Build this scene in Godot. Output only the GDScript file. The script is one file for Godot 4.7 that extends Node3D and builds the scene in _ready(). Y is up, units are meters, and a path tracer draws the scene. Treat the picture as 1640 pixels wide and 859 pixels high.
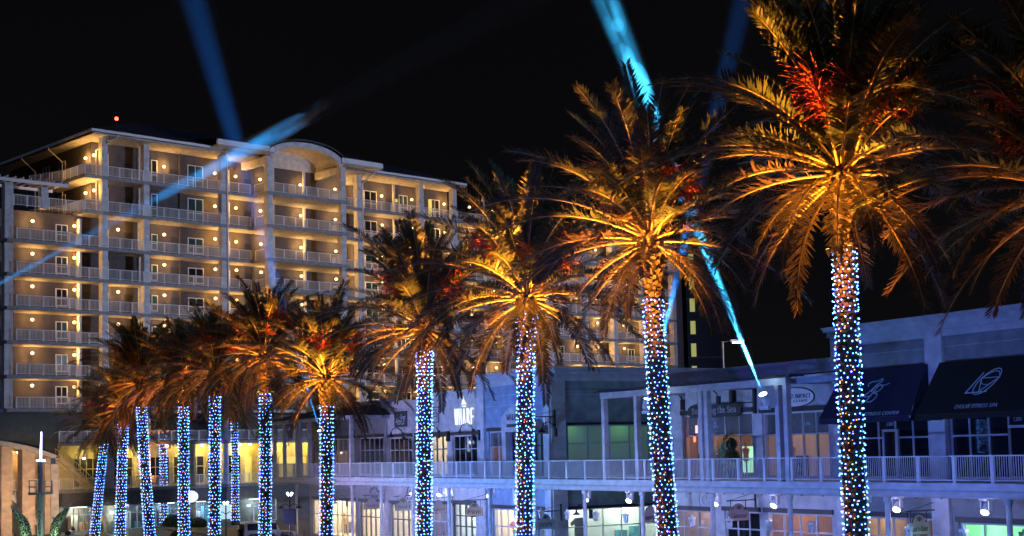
extends Node3D
# A waterfront shopping street at night: light-wrapped date palms, a balcony block behind, two-storey shops on the right.

class MB:
	var v := PackedVector3Array()
	var n := PackedVector3Array()
	var uv := PackedVector2Array()
	func tri(a: Vector3, b: Vector3, c: Vector3) -> void:
		var nn := (b - a).cross(c - a).normalized()
		v.append(a); v.append(c); v.append(b)
		n.append(nn); n.append(nn); n.append(nn)
		uv.append(Vector2(0, 0)); uv.append(Vector2(0, 1)); uv.append(Vector2(1, 0))
	func trin(a: Vector3, b: Vector3, c: Vector3, na: Vector3, nb: Vector3, nc: Vector3) -> void:
		v.append(a); v.append(c); v.append(b)
		n.append(na); n.append(nc); n.append(nb)
		uv.append(Vector2(0, 0)); uv.append(Vector2(0, 1)); uv.append(Vector2(1, 0))
	func quad(a: Vector3, b: Vector3, c: Vector3, d: Vector3) -> void:
		tri(a, b, c); tri(a, c, d)
	func box(x0: float, x1: float, y0: float, y1: float, z0: float, z1: float) -> void:
		var p := [Vector3(x0, y0, z0), Vector3(x1, y0, z0), Vector3(x1, y1, z0), Vector3(x0, y1, z0), Vector3(x0, y0, z1), Vector3(x1, y0, z1), Vector3(x1, y1, z1), Vector3(x0, y1, z1)]
		hexa(p)
	func hexa(p: Array) -> void:   # 0-3 back (x0y0 x1y0 x1y1 x0y1), 4-7 front
		quad(p[4], p[5], p[6], p[7]); quad(p[1], p[0], p[3], p[2])
		quad(p[0], p[4], p[7], p[3]); quad(p[5], p[1], p[2], p[6])
		quad(p[7], p[6], p[2], p[3]); quad(p[0], p[1], p[5], p[4])
	func bar(a: Vector3, b: Vector3, w: float, h: float, upv := Vector3.UP) -> void:   # a beam of w x h from a to b
		var d := (b - a).normalized()
		var s := d.cross(upv)
		if s.length() < 0.01: s = d.cross(Vector3.RIGHT)
		s = s.normalized() * w * 0.5
		var u := s.cross(d).normalized() * h * 0.5
		hexa([a - s - u, b - s - u, b - s + u, a - s + u, a + s - u, b + s - u, b + s + u, a + s + u])
	func tube(pts: Array, rad: Array, sides := 6, caps := true) -> void:
		var rings := []
		var norms := []
		var prev := Vector3.ZERO
		for i in pts.size():
			var d: Vector3 = (pts[mini(i + 1, pts.size() - 1)] - pts[maxi(i - 1, 0)]).normalized()
			var s := prev - d * prev.dot(d) if i > 0 else d.cross(Vector3(0.31, 0.2, 0.93))
			if s.length() < 0.01: s = d.cross(Vector3.UP)
			s = s.normalized()
			prev = s
			var u := d.cross(s)
			var ring := []
			var nr := []
			for k in sides:
				var a := TAU * k / sides
				var o := s * cos(a) + u * sin(a)
				nr.append(o); ring.append(pts[i] + o * rad[i])
			rings.append(ring); norms.append(nr)
		for i in pts.size() - 1:
			for k in sides:
				var j := (k + 1) % sides
				trin(rings[i][k], rings[i][j], rings[i + 1][j], norms[i][k], norms[i][j], norms[i + 1][j])
				trin(rings[i][k], rings[i + 1][j], rings[i + 1][k], norms[i][k], norms[i + 1][j], norms[i + 1][k])
		if caps:
			for k in range(1, sides - 1):
				tri(rings[0][0], rings[0][k + 1], rings[0][k])
				tri(rings[-1][0], rings[-1][k], rings[-1][k + 1])
	static func wound(poly: Array, way: float) -> PackedVector2Array:
		var pl := PackedVector2Array()
		var area := 0.0
		for i in poly.size():
			pl.append(poly[i])
			area += (poly[i] as Vector2).cross(poly[(i + 1) % poly.size()])
		if area * way < 0: pl.reverse()
		return pl
	func prism(poly: Array, y0: float, y1: float) -> void:   # Vector2(x, z) outline, counter-clockwise seen from above in x right / z towards viewer
		var m := poly.size()
		var pl := MB.wound(poly, -1.0)
		var ix := Geometry2D.triangulate_polygon(pl)
		for k in range(0, ix.size(), 3):
			var a := pl[ix[k]]; var b := pl[ix[k + 1]]; var c := pl[ix[k + 2]]
			var up := Vector3(b.x - a.x, 0, b.y - a.y).cross(Vector3(c.x - a.x, 0, c.y - a.y)).y > 0
			if not up:
				var t := b; b = c; c = t
			tri(Vector3(a.x, y1, a.y), Vector3(b.x, y1, b.y), Vector3(c.x, y1, c.y))
			tri(Vector3(a.x, y0, a.y), Vector3(c.x, y0, c.y), Vector3(b.x, y0, b.y))
		for i in m:
			var a: Vector2 = pl[i]; var b: Vector2 = pl[(i + 1) % m]
			quad(Vector3(a.x, y0, a.y), Vector3(b.x, y0, b.y), Vector3(b.x, y1, b.y), Vector3(a.x, y1, a.y))
	func extrude(poly: Array, z0: float, z1: float) -> void:   # Vector2(x, y) outline seen from +z
		var m := poly.size()
		var pl := MB.wound(poly, 1.0)
		var ix := Geometry2D.triangulate_polygon(pl)
		for k in range(0, ix.size(), 3):
			var a := pl[ix[k]]; var b := pl[ix[k + 1]]; var c := pl[ix[k + 2]]
			if (b - a).cross(c - a) < 0:
				var t := b; b = c; c = t
			tri(Vector3(a.x, a.y, z1), Vector3(b.x, b.y, z1), Vector3(c.x, c.y, z1))
			tri(Vector3(a.x, a.y, z0), Vector3(c.x, c.y, z0), Vector3(b.x, b.y, z0))
		for i in m:
			var a: Vector2 = pl[i]; var b: Vector2 = pl[(i + 1) % m]
			quad(Vector3(a.x, a.y, z0), Vector3(b.x, b.y, z0), Vector3(b.x, b.y, z1), Vector3(a.x, a.y, z1))
	func lathe(prof: Array, seg := 12) -> void:   # Vector2(radius, y) from bottom to top
		for i in prof.size() - 1:
			var p: Vector2 = prof[i]; var q: Vector2 = prof[i + 1]
			var nn := Vector2(q.y - p.y, p.x - q.x).normalized()
			for k in seg:
				var a := TAU * k / seg; var b := TAU * (k + 1) / seg
				var ca := Vector3(cos(a), 0, -sin(a)); var cb := Vector3(cos(b), 0, -sin(b))
				var na := ca * nn.x + Vector3.UP * nn.y; var nb := cb * nn.x + Vector3.UP * nn.y
				var p0 := ca * p.x + Vector3.UP * p.y; var p1 := cb * p.x + Vector3.UP * p.y
				var q0 := ca * q.x + Vector3.UP * q.y; var q1 := cb * q.x + Vector3.UP * q.y
				if p.x > 0.0005: trin(p0, p1, q1, na, nb, nb)
				if q.x > 0.0005: trin(p0, q1, q0, na, nb, na)
	func mesh() -> ArrayMesh:
		var a := []
		a.resize(Mesh.ARRAY_MAX)
		a[Mesh.ARRAY_VERTEX] = v; a[Mesh.ARRAY_NORMAL] = n; a[Mesh.ARRAY_TEX_UV] = uv
		var m := ArrayMesh.new()
		if v.size() > 0: m.add_surface_from_arrays(Mesh.PRIMITIVE_TRIANGLES, a)
		return m

var M := {}
var used := {}
var cache := {}
var unit_box := BoxMesh.new()
var rng := RandomNumberGenerator.new()
# R: the shopping terrace (x along its front to the viewer's right, z out to the street). T: the balcony block. C: the court's side wall.
var R: Transform3D
var T: Transform3D
var I := Transform3D()

# ---------------------------------------------------------------- helpers
func numbered(called: String) -> String:
	used[called] = used.get(called, -1) + 1
	return called if used[called] == 0 else "%s_%03d" % [called, used[called]]

func thing(called: String, label: String, category: String, fr: Transform3D, base := Vector3.ZERO, group := "") -> Node3D:
	var o := Node3D.new()
	o.name = numbered(called)
	add_child(o)
	o.transform = fr * Transform3D(Basis(), base)
	o.set_meta("o", base)
	o.set_meta("label", label); o.set_meta("category", category)
	if group: o.set_meta("group", group)
	return o

func off(p: Node) -> Vector3:
	return p.get_meta("o", Vector3.ZERO)

func part(p: Node3D, called: String, mb: MB, m: Material) -> MeshInstance3D:   # mesh in the frame's own coordinates
	return put(p, called, mb.mesh(), m, Transform3D(Basis(), Vector3.ZERO))

func put(p: Node3D, called: String, mesh: Mesh, m: Material, xf: Transform3D) -> MeshInstance3D:
	var o := MeshInstance3D.new()
	o.name = called
	o.mesh = mesh
	o.material_override = m
	o.transform = Transform3D(xf.basis, xf.origin - off(p))
	o.set_meta("o", xf.origin if xf.basis == Basis() else Vector3.ZERO)
	p.add_child(o, true)
	return o

func bx(p: Node3D, called: String, m: Material, x0: float, x1: float, y0: float, y1: float, z0: float, z1: float) -> MeshInstance3D:
	return put(p, called, unit_box, m, Transform3D(Basis().scaled(Vector3(absf(x1 - x0), absf(y1 - y0), absf(z1 - z0))), Vector3((x0 + x1) / 2, (y0 + y1) / 2, (z0 + z1) / 2)))

func struct(called: String, mesh: Mesh, m: Material, xf := Transform3D()) -> MeshInstance3D:
	var o := MeshInstance3D.new()
	o.name = numbered(called); o.mesh = mesh; o.material_override = m; o.transform = xf
	o.set_meta("kind", "structure"); o.set_meta("label", called.replace("_", " "))
	add_child(o)
	return o

func lin(r: float, g: float, b: float, a := 1.0) -> Color:
	var c := Color(r, g, b).linear_to_srgb()
	return Color(c.r, c.g, c.b, a)

func omni(p: Node3D, at: Vector3, c: Color, e: float, size := 0.05, reach := 30.0) -> OmniLight3D:
	var l := OmniLight3D.new()
	l.name = "glow_light"
	l.position = at - off(p)
	l.light_color = c; l.light_energy = e; l.light_size = size; l.omni_range = reach; l.omni_attenuation = 2.0; l.shadow_enabled = true
	p.add_child(l, true)
	return l

func spot(p: Node3D, at: Vector3, to: Vector3, c: Color, e: float, ang: float, blend := 0.5, size := 0.05) -> SpotLight3D:
	var l := SpotLight3D.new()
	l.name = "beam_light"
	var d := (to - at).normalized()
	l.transform = Transform3D(Basis.looking_at(d, Vector3.UP if absf(d.y) < 0.98 else Vector3.RIGHT), at - off(p))
	l.light_color = c; l.light_energy = e; l.spot_angle = ang; l.spot_angle_attenuation = blend; l.light_size = size; l.spot_range = 160.0; l.spot_attenuation = 2.0; l.shadow_enabled = true
	p.add_child(l, true)
	return l

func noise_tex(freq: float, lo: float, hi: float, seed_: int, size := 512, oct := 4, normal := false, strength := 4.0) -> NoiseTexture2D:
	var f := FastNoiseLite.new()
	f.seed = seed_; f.frequency = freq; f.fractal_octaves = oct; f.noise_type = FastNoiseLite.TYPE_SIMPLEX_SMOOTH
	var t := NoiseTexture2D.new()
	t.width = size; t.height = size; t.seamless = true; t.noise = f
	if normal:
		t.as_normal_map = true; t.bump_strength = strength
	else:
		var g := Gradient.new()
		g.set_color(0, Color(lo, lo, lo)); g.set_color(1, Color(hi, hi, hi))
		t.color_ramp = g
	return t

func mat(called: String, c: Color, rough := 0.8, tex: Texture2D = null, scale := 0.5, metal := 0.0, height: Texture2D = null, hs := 1.0) -> StandardMaterial3D:
	var m := StandardMaterial3D.new()
	m.resource_name = called
	m.albedo_color = c; m.roughness = rough; m.metallic = metal
	if tex:
		m.albedo_texture = tex; m.uv1_triplanar = true; m.uv1_world_triplanar = true; m.uv1_scale = Vector3.ONE * scale
	if height:
		m.heightmap_enabled = true; m.heightmap_texture = height; m.heightmap_scale = hs
		m.uv1_triplanar = true; m.uv1_world_triplanar = true; m.uv1_scale = Vector3.ONE * scale
	M[called] = m
	return m

func glow(called: String, c: Color, e: float) -> StandardMaterial3D:
	var m := StandardMaterial3D.new()
	m.resource_name = called
	m.albedo_color = Color(0.5, 0.5, 0.5); m.roughness = 0.4
	m.emission_enabled = true; m.emission = c; m.emission_energy_multiplier = e
	M[called] = m
	return m

func make_materials() -> void:
	var soft := noise_tex(0.008, 0.74, 1.0, 3)
	var fine := noise_tex(0.06, 0.8, 1.0, 5)
	var blotch := noise_tex(0.02, 0.45, 1.0, 9)
	var grain := noise_tex(0.2, 0.0, 1.0, 11, 512, 3)
	mat("tower_wall", lin(0.115, 0.10, 0.105), 0.9, soft, 0.25)
	mat("tower_white", lin(0.68, 0.67, 0.67), 0.8, soft, 0.3)
	mat("soffit", lin(0.5, 0.46, 0.4), 0.9, soft, 0.3)
	mat("slab", lin(0.33, 0.33, 0.35), 0.85, soft, 0.4)
	mat("roof", lin(0.05, 0.055, 0.075), 0.6, fine, 0.5)
	mat("rail", lin(0.66, 0.66, 0.66), 0.5)
	mat("frame", lin(0.62, 0.62, 0.6), 0.5)
	mat("door", lin(0.03, 0.026, 0.025), 0.5)
	mat("pane_teal", lin(0.02, 0.055, 0.06), 0.12)
	mat("podium", lin(0.13, 0.135, 0.15), 0.85, soft, 0.3)
	mat("podium_green", lin(0.06, 0.08, 0.085), 0.85, soft, 0.3)
	mat("cream", lin(0.62, 0.55, 0.32), 0.85, soft, 0.3)
	mat("peach", lin(0.66, 0.54, 0.43), 0.85, soft, 0.3)
	mat("shop_white", lin(0.62, 0.61, 0.63), 0.75, soft, 0.3, 0.0, grain, 0.2)
	mat("shop_trim", lin(0.7, 0.7, 0.72), 0.6, soft, 0.3)
	mat("shop_blue", lin(0.34, 0.44, 0.6), 0.8, soft, 0.3, 0.0, grain, 0.2)
	mat("shop_grey", lin(0.30, 0.31, 0.32), 0.8, soft, 0.3, 0.0, grain, 0.2)
	mat("shop_green", lin(0.33, 0.42, 0.38), 0.8, soft, 0.3, 0.0, grain, 0.2)
	mat("dark_trim", lin(0.03, 0.03, 0.035), 0.5)
	mat("black_iron", lin(0.015, 0.015, 0.017), 0.45)
	mat("glass_dark", lin(0.012, 0.014, 0.018), 0.03)
	mat("alu", lin(0.45, 0.45, 0.47), 0.4)
	mat("fix_white", lin(0.62, 0.64, 0.66), 0.35)
	mat("awning_navy", lin(0.010, 0.009, 0.045), 0.85, fine, 1.0)
	mat("awning_black", lin(0.003, 0.0028, 0.003), 0.8, fine, 1.0)
	mat("letter_pale", lin(0.4, 0.56, 0.66), 0.6)
	mat("letter_dark", lin(0.02, 0.02, 0.025), 0.6)
	mat("sign_cream", lin(0.55, 0.48, 0.34), 0.6)
	mat("sign_mauve", lin(0.42, 0.33, 0.33), 0.6)
	mat("sign_slate", lin(0.035, 0.045, 0.05), 0.5)
	mat("sign_white", lin(0.72, 0.72, 0.74), 0.5)
	mat("green_paint", lin(0.12, 0.42, 0.08), 0.6)
	mat("blue_paint", lin(0.04, 0.15, 0.5), 0.6)
	mat("bark", lin(0.06, 0.042, 0.03), 0.85, blotch, 1.5)
	mat("boot", lin(0.15, 0.095, 0.055), 0.75, blotch, 2.0)
	mat("ground", lin(0.06, 0.06, 0.06), 0.9, soft, 0.1)
	mat("road", lin(0.045, 0.045, 0.048), 0.75, fine, 0.3)
	mat("paving", lin(0.25, 0.23, 0.21), 0.8, blotch, 0.4)
	mat("interior", lin(0.75, 0.72, 0.66), 0.9)
	mat("interior_brown", lin(0.26, 0.17, 0.10), 0.9)
	mat("floor_wood", lin(0.25, 0.2, 0.15), 0.6)
	mat("goods_a", lin(0.5, 0.3, 0.2), 0.8)
	mat("goods_b", lin(0.1, 0.35, 0.4), 0.8)
	mat("goods_c", lin(0.06, 0.07, 0.08), 0.8)
	mat("banner", lin(0.006, 0.012, 0.03), 0.7)
	mat("orange", lin(0.8, 0.18, 0.02), 0.6)
	mat("leaf_shrub", lin(0.05, 0.09, 0.03), 0.7)
	mat("pampas", lin(0.4, 0.25, 0.22), 0.8)
	mat("car_white", lin(0.7, 0.7, 0.7), 0.3)
	M["car_white"].clearcoat_enabled = true
	mat("rubber", lin(0.015, 0.015, 0.015), 0.8)
	mat("chrome", lin(0.6, 0.6, 0.6), 0.2, null, 1.0, 1.0)
	mat("steel_green", lin(0.35, 0.42, 0.42), 0.45)
	mat("far_dark", lin(0.02, 0.028, 0.04), 0.8)
	for spec in [["leaf", lin(0.062, 0.08, 0.028)], ["leaf_dull", lin(0.095, 0.06, 0.04)]]:
		var m := mat(spec[0], spec[1], 0.38)
		m.backlight_enabled = true; m.backlight = Color(0.2, 0.19, 0.1)
	mat("petiole", lin(0.42, 0.32, 0.11), 0.45)
	mat("fruit", lin(0.85, 0.14, 0.04), 0.6)
	var gl := mat("glass", Color(1, 1, 1, 0.06), 0.03)
	gl.transparency = BaseMaterial3D.TRANSPARENCY_ALPHA
	# fish: a mosaic of small mirror tiles
	var img := Image.create(128, 128, false, Image.FORMAT_RGB8)
	for yy in 128:
		for xx in 128:
			var h := hash(Vector2i(xx / 4, yy / 4)) % 100
			img.set_pixel(xx, yy, Color(0.9, 0.95, 0.85) if h > 78 else (Color(0.45, 0.55, 0.4) if h > 50 else Color(0.08, 0.13, 0.13)))
	mat("mosaic", Color(1, 1, 1), 0.25, ImageTexture.create_from_image(img), 0.5, 0.3)
	# lamps
	glow("globe", lin(1.0, 0.62, 0.24), 5.0)
	glow("led", lin(0.085, 0.27, 1.0), 14.0)
	glow("amber_led", lin(1.0, 0.36, 0.05), 3.0)
	glow("head_lens", lin(0.85, 0.93, 1.0), 14.0)
	glow("beam_lens", lin(0.55, 0.85, 1.0), 40.0)
	glow("white_tube", lin(0.62, 0.68, 1.0), 7.0)
	glow("sign_glow", lin(0.85, 0.93, 1.0), 1.15)
	glow("downlight", lin(1.0, 0.93, 0.75), 8.0)
	glow("cool_lamp", lin(0.85, 0.9, 1.0), 9.0)
	glow("panel_warm", lin(1.0, 0.86, 0.6), 2.5)
	glow("panel_cool", lin(0.9, 1.0, 0.9), 2.5)
	glow("panel_green", lin(0.4, 1.0, 0.55), 1.2)
	glow("panel_orange", lin(1.0, 0.62, 0.25), 1.6)
	glow("window_yellow", lin(0.95, 0.72, 0.06), 0.8)
	glow("far_window", lin(0.7, 0.7, 0.12), 0.45)
	glow("red_light", lin(1.0, 0.1, 0.03), 6.0)
	glow("red_sign", lin(1.0, 0.42, 0.42), 3.0)
	glow("uplight_lens", lin(1.0, 0.6, 0.2), 5.0)
	glow("poster_light", lin(0.5, 0.75, 0.85), 0.8)

# wall in the x-y plane between z0 (back) and z1 (front), with rectangular openings [x0, x1, y0, y1]
func wall_mb(x0: float, x1: float, y0: float, y1: float, z0: float, z1: float, holes: Array) -> MB:
	var b := MB.new()
	var xs := [x0, x1]
	var ys := [y0, y1]
	for h in holes:
		for k in [0, 1]:
			if h[k] > x0 and h[k] < x1 and not xs.has(h[k]): xs.append(h[k])
			if h[k + 2] > y0 and h[k + 2] < y1 and not ys.has(h[k + 2]): ys.append(h[k + 2])
	xs.sort(); ys.sort()
	var solid := func(i: int, j: int) -> bool:
		if i < 0 or j < 0 or i >= xs.size() - 1 or j >= ys.size() - 1: return false
		var cx: float = (xs[i] + xs[i + 1]) / 2; var cy: float = (ys[j] + ys[j + 1]) / 2
		for h in holes:
			if cx > h[0] and cx < h[1] and cy > h[2] and cy < h[3]: return false
		return true
	for i in xs.size() - 1:
		for j in ys.size() - 1:
			if not solid.call(i, j): continue
			var a: float = xs[i]; var c: float = xs[i + 1]; var d: float = ys[j]; var e: float = ys[j + 1]
			b.quad(Vector3(a, d, z1), Vector3(c, d, z1), Vector3(c, e, z1), Vector3(a, e, z1))
			b.quad(Vector3(c, d, z0), Vector3(a, d, z0), Vector3(a, e, z0), Vector3(c, e, z0))
			if not solid.call(i - 1, j): b.quad(Vector3(a, d, z0), Vector3(a, d, z1), Vector3(a, e, z1), Vector3(a, e, z0))
			if not solid.call(i + 1, j): b.quad(Vector3(c, d, z1), Vector3(c, d, z0), Vector3(c, e, z0), Vector3(c, e, z1))
			if not solid.call(i, j - 1): b.quad(Vector3(a, d, z0), Vector3(c, d, z0), Vector3(c, d, z1), Vector3(a, d, z1))
			if not solid.call(i, j + 1): b.quad(Vector3(a, e, z1), Vector3(c, e, z1), Vector3(c, e, z0), Vector3(a, e, z0))
	return b

# a glazed unit: frame mesh with one pane per light as sub-parts
func glazing(p: Node3D, called: String, x0: float, x1: float, y0: float, y1: float, z: float, nx: int, rows: Array, fm: Material, pm: Material, w := 0.07, dep := 0.08, pick := {}) -> MeshInstance3D:
	var b := MB.new()
	b.box(x0, x1, y0, y0 + w, z - dep, z); b.box(x0, x1, y1 - w, y1, z - dep, z)
	b.box(x0, x0 + w, y0 + w, y1 - w, z - dep, z); b.box(x1 - w, x1, y0 + w, y1 - w, z - dep, z)
	var xs := [x0 + w * 0.5]
	for k in range(1, nx):
		xs.append(lerpf(x0, x1, float(k) / nx))
	xs.append(x1 - w * 0.5)
	var ys := [y0 + w * 0.5]
	for r in rows: ys.append(lerpf(y0, y1, r))
	ys.append(y1 - w * 0.5)
	for k in range(1, nx): b.box(xs[k] - w * 0.4, xs[k] + w * 0.4, y0 + w, y1 - w, z - dep + 0.004, z - 0.004)
	for k in range(1, ys.size() - 1): b.box(x0 + w, x1 - w, ys[k] - w * 0.4, ys[k] + w * 0.4, z - dep + 0.008, z - 0.008)
	var f := part(p, called, b, fm)
	for i in xs.size() - 1:
		for j in ys.size() - 1:
			var q: Material = pick.get([i, j], pm)
			bx(f, "pane", q, xs[i], xs[i + 1], ys[j], ys[j + 1], z - dep * 0.65, z - dep * 0.45)
	return f

func rail_mesh(length: float, h: float, step: float, post: float, thick := 0.025) -> ArrayMesh:
	var key := "rail%.2f_%.2f_%.2f_%.2f" % [length, h, step, post]
	if cache.has(key): return cache[key]
	var b := MB.new()
	b.box(0, length, h - 0.05, h, -0.03, 0.03)
	b.box(0, length, 0.1, 0.14, -0.02, 0.02)
	var np := maxi(1, roundi(length / post))
	for k in np + 1:
		var x := clampf(length * k / np, 0.04, length - 0.04)
		b.box(x - 0.04, x + 0.04, 0, h - 0.05, -0.04, 0.04)
	var nb := int(length / step)
	for k in range(1, nb):
		var x := length * k / nb
		b.box(x - thick / 2, x + thick / 2, 0.14, h - 0.05, -thick / 2, thick / 2)
	cache[key] = b.mesh()
	return cache[key]

func railing(p: Node3D, a: Vector3, c: Vector3, h := 1.05, step := 0.125, post := 1.5, m: Material = null, thick := 0.025) -> void:
	var d := c - a
	var l: float = snappedf(d.length(), 0.05)
	put(p, "railing", rail_mesh(l, h, step, post, thick), m if m else M.rail, Transform3D(Basis(Vector3.UP, atan2(-d.z, d.x)) * Basis().scaled(Vector3(d.length() / l, 1, 1)), a))

func text(p: Node3D, called: String, s: String, at: Vector3, height: float, m: Material, width := 0.0, font := "Droid Sans", depth := 0.03, basis := Basis(), slant := 0.0) -> MeshInstance3D:
	var t := TextMesh.new()
	var f := SystemFont.new()
	f.font_names = PackedStringArray([font])
	t.font = f
	t.text = s; t.font_size = 32; t.pixel_size = height / 23.0; t.depth = depth; t.curve_step = 2.0
	var sx := 1.0
	if width > 0.0:
		var w := t.get_aabb().size.x
		if w > 0.001: sx = width / w
	var bs := Basis(Vector3(sx, 0, 0), Vector3(slant, 1, 0), Vector3(0, 0, 1))
	return put(p, called, t, m, Transform3D(basis * bs, at))

# a flat ribbon of width w along points in the x-y plane of basis, raised by th
func ribbon(b: MB, pts: Array, w: float, bs: Basis, at: Vector3, th := 0.02) -> void:
	for i in pts.size() - 1:
		var a: Vector2 = pts[i]; var c: Vector2 = pts[i + 1]
		var d := (c - a).normalized()
		var s := Vector2(-d.y, d.x) * w * 0.5
		a -= d * w * 0.2; c += d * w * 0.2
		var q := []
		for zz in [0.0, th]:
			for pp in [a - s, c - s, c + s, a + s]:
				q.append(at + bs * Vector3(pp.x, pp.y, zz))
		b.hexa(q)

func curve2(ctrl: Array, n := 6) -> Array:   # Catmull-Rom through points
	var out := []
	for i in ctrl.size() - 1:
		var p0: Vector2 = ctrl[maxi(i - 1, 0)]; var p1: Vector2 = ctrl[i]; var p2: Vector2 = ctrl[i + 1]; var p3: Vector2 = ctrl[mini(i + 2, ctrl.size() - 1)]
		for k in n: out.append(p1.cubic_interpolate(p2, p0, p3, float(k) / n))
	out.append(ctrl[-1])
	return out

# ---------------------------------------------------------------- the balcony block
var LV := [11.5, 14.5, 17.6, 20.7, 23.75, 26.8, 30.25, 33.65]   # floor levels
func build_tower() -> void:
	var t := thing("condo_tower", "big mauve and white apartment block with lamp-lit balconies and an arched porch roof", "building", T, Vector3(37, 0, -8))
	var top := 37.35
	# walls of the three wings, behind the galleries
	bx(t, "wall", M.tower_wall, 0.0, 45.0, 11.5, top, -2.4, -2.0)
	bx(t, "wall", M.tower_wall, -9.6, -0.002, 11.5, 29.95, -2.4, -2.003)
	bx(t, "wall", M.tower_wall, 45.002, 83.4, 11.5, 33.3, -2.4, -2.003)
	bx(t, "wall", M.tower_wall, -0.3, 0.0, 11.5, top, -20.0, -2.002)      # side wall looking left
	bx(t, "wall", M.tower_wall, 44.8, 45.0, 30.0, top, -20.0, -2.402)
	bx(t, "wall", M.tower_wall, 83.402, 86.2, 4.0, 34.6, -14.0, -0.9)       # blank end wall
	bx(t, "wall", M.tower_wall, -9.6, -9.2, 4.0, 29.95, -14.0, -2.402)
	# floor slabs
	for k in LV.size():
		var y: float = LV[k]
		if k < 6:
			bx(t, "balcony_slab", M.slab, -9.9, -0.25, y - 0.3, y, -2.0, 0.35)
			var b := MB.new()
			b.prism([Vector2(-9.9, 0.352), Vector2(-9.9, 1.0), Vector2(-3.9, 1.0), Vector2(-2.9, 0.352)], y - 0.3, y)
			part(t, "balcony_slab", b, M.slab)
		bx(t, "balcony_slab", M.slab, -0.248, 45.6, y - 0.3, y, -2.0, 0.35)
		if k < 8: bx(t, "balcony_slab", M.slab, 45.602, 83.4, y - 0.3, y, -2.0, 0.35)
		if k > 0: bx(t, "balcony_slab", M.slab, 16.5, 27.0, y - 0.34, y + 0.02, 0.352, 2.95)
	# wrap-round balconies of the two upper storeys, at the left corner
	for k in [6, 7]:
		var y: float = LV[k]
		var b := MB.new()
		b.prism([Vector2(-0.25, 0.348), Vector2(-2.1, 0.348), Vector2(-2.1, -4.2), Vector2(-3.6, -8.6), Vector2(-0.3, -8.6)], y - 0.3, y - 0.002)
		part(t, "balcony_slab", b, M.soffit)
		railing(t, Vector3(-2.05, y, 0.25), Vector3(-0.4, y, 0.25))
		railing(t, Vector3(-2.05, y, -4.2), Vector3(-2.05, y, 0.25))
		railing(t, Vector3(-3.5, y, -8.5), Vector3(-2.05, y, -4.2))
		for z in [-0.9, -2.6]: wall_lamp(t, Vector3(-0.55, y + 2.15, z), Vector3(-1, 0, 0))
		glazing_side(t, y)
	# columns, warm sides to the left
	var cols := [0.0, 4.4, 13.1, 30.3, 39.2, 44.2]
	for x in cols: bx(t, "column", M.tower_white, x - 0.3, x + 0.3, 4.0, top, -0.45, 0.25)
	for x in [16.9, 26.2]: bx(t, "column", M.tower_white, x - 0.3, x + 0.3, 11.5, 37.3, 2.2, 2.85)
	for x in [-9.4]: bx(t, "column", M.tower_white, x - 0.4, x + 0.4, 4.0, 32.0, -0.45, 0.252)
	bx(t, "column", M.tower_white, -6.35, -5.65, 29.95, 31.95, -0.45, 0.25)
	for x in [52.2, 59.6, 65.9, 71.4, 77.0, 83.2]: bx(t, "column", M.tower_white, x - 0.32, x + 0.32, 4.0, 33.3, -0.5, 0.252)
	# rails, bay by bay
	var bays := [[-0.0, 4.4], [4.4, 13.1], [13.1, 16.6], [26.5, 30.3], [30.3, 39.2], [39.2, 44.2], [44.2, 52.2], [52.2, 59.6], [59.6, 65.9], [65.9, 71.4], [71.4, 77.0], [77.0, 83.2]]
	for k in LV.size():
		var y: float = LV[k]
		for bay in bays: railing(t, Vector3(bay[0] + 0.3, y, 0.2), Vector3(bay[1] - 0.3, y, 0.2))
		if k > 0:
			railing(t, Vector3(17.2, y, 2.7), Vector3(25.9, y, 2.7))
			railing(t, Vector3(16.7, y, 0.3), Vector3(16.7, y, 2.2))
			railing(t, Vector3(26.5, y, 2.2), Vector3(26.5, y, 0.3))
		if k < 6:
			railing(t, Vector3(-9.0, y, 0.9), Vector3(-3.9, y, 0.9), 1.05, 0.125, 1.3)
			railing(t, Vector3(-3.9, y, 0.9), Vector3(-2.9, y, 0.25))
			railing(t, Vector3(-2.9, y, 0.25), Vector3(-0.35, y, 0.25))
			bx(t, "pilaster", M.tower_white, -1.75, -1.5, y, (LV[k + 1] - 0.3) if k < 5 else 29.65, -2.0, -1.5)
	railing(t, Vector3(-9.0, 29.95, 0.2), Vector3(-6.4, 29.95, 0.2)); railing(t, Vector3(-5.6, 29.95, 0.2), Vector3(-0.4, 29.95, 0.2))
	# windows [x0, x1], doors, lamps and pilasters on the gallery wall
	var wins := [[0.5, 1.5], [6.1, 6.8], [10.2, 12.0], [14.4, 15.1], [29.2, 30.0], [32.6, 34.4], [37.6, 38.9], [42.3, 43.7], [54.3, 55.6], [62.8, 64.0], [67.6, 68.6], [76.0, 77.3], [79.6, 80.8]]
	var doors := [[3.05, 3.95], [8.2, 9.1], [16.9, 17.6], [19.2, 20.0], [22.4, 23.3], [26.1, 27.0], [35.6, 36.5], [49.4, 50.3], [56.6, 57.5], [71.2, 72.1]]
	var lamps := [2.36, 7.37, 13.2, 15.7, 18.7, 23.8, 28.4, 31.4, 34.9, 39.3, 44.2, 48.2, 52.0, 58.2, 66.1, 70.0, 75.0, 78.7]
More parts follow.
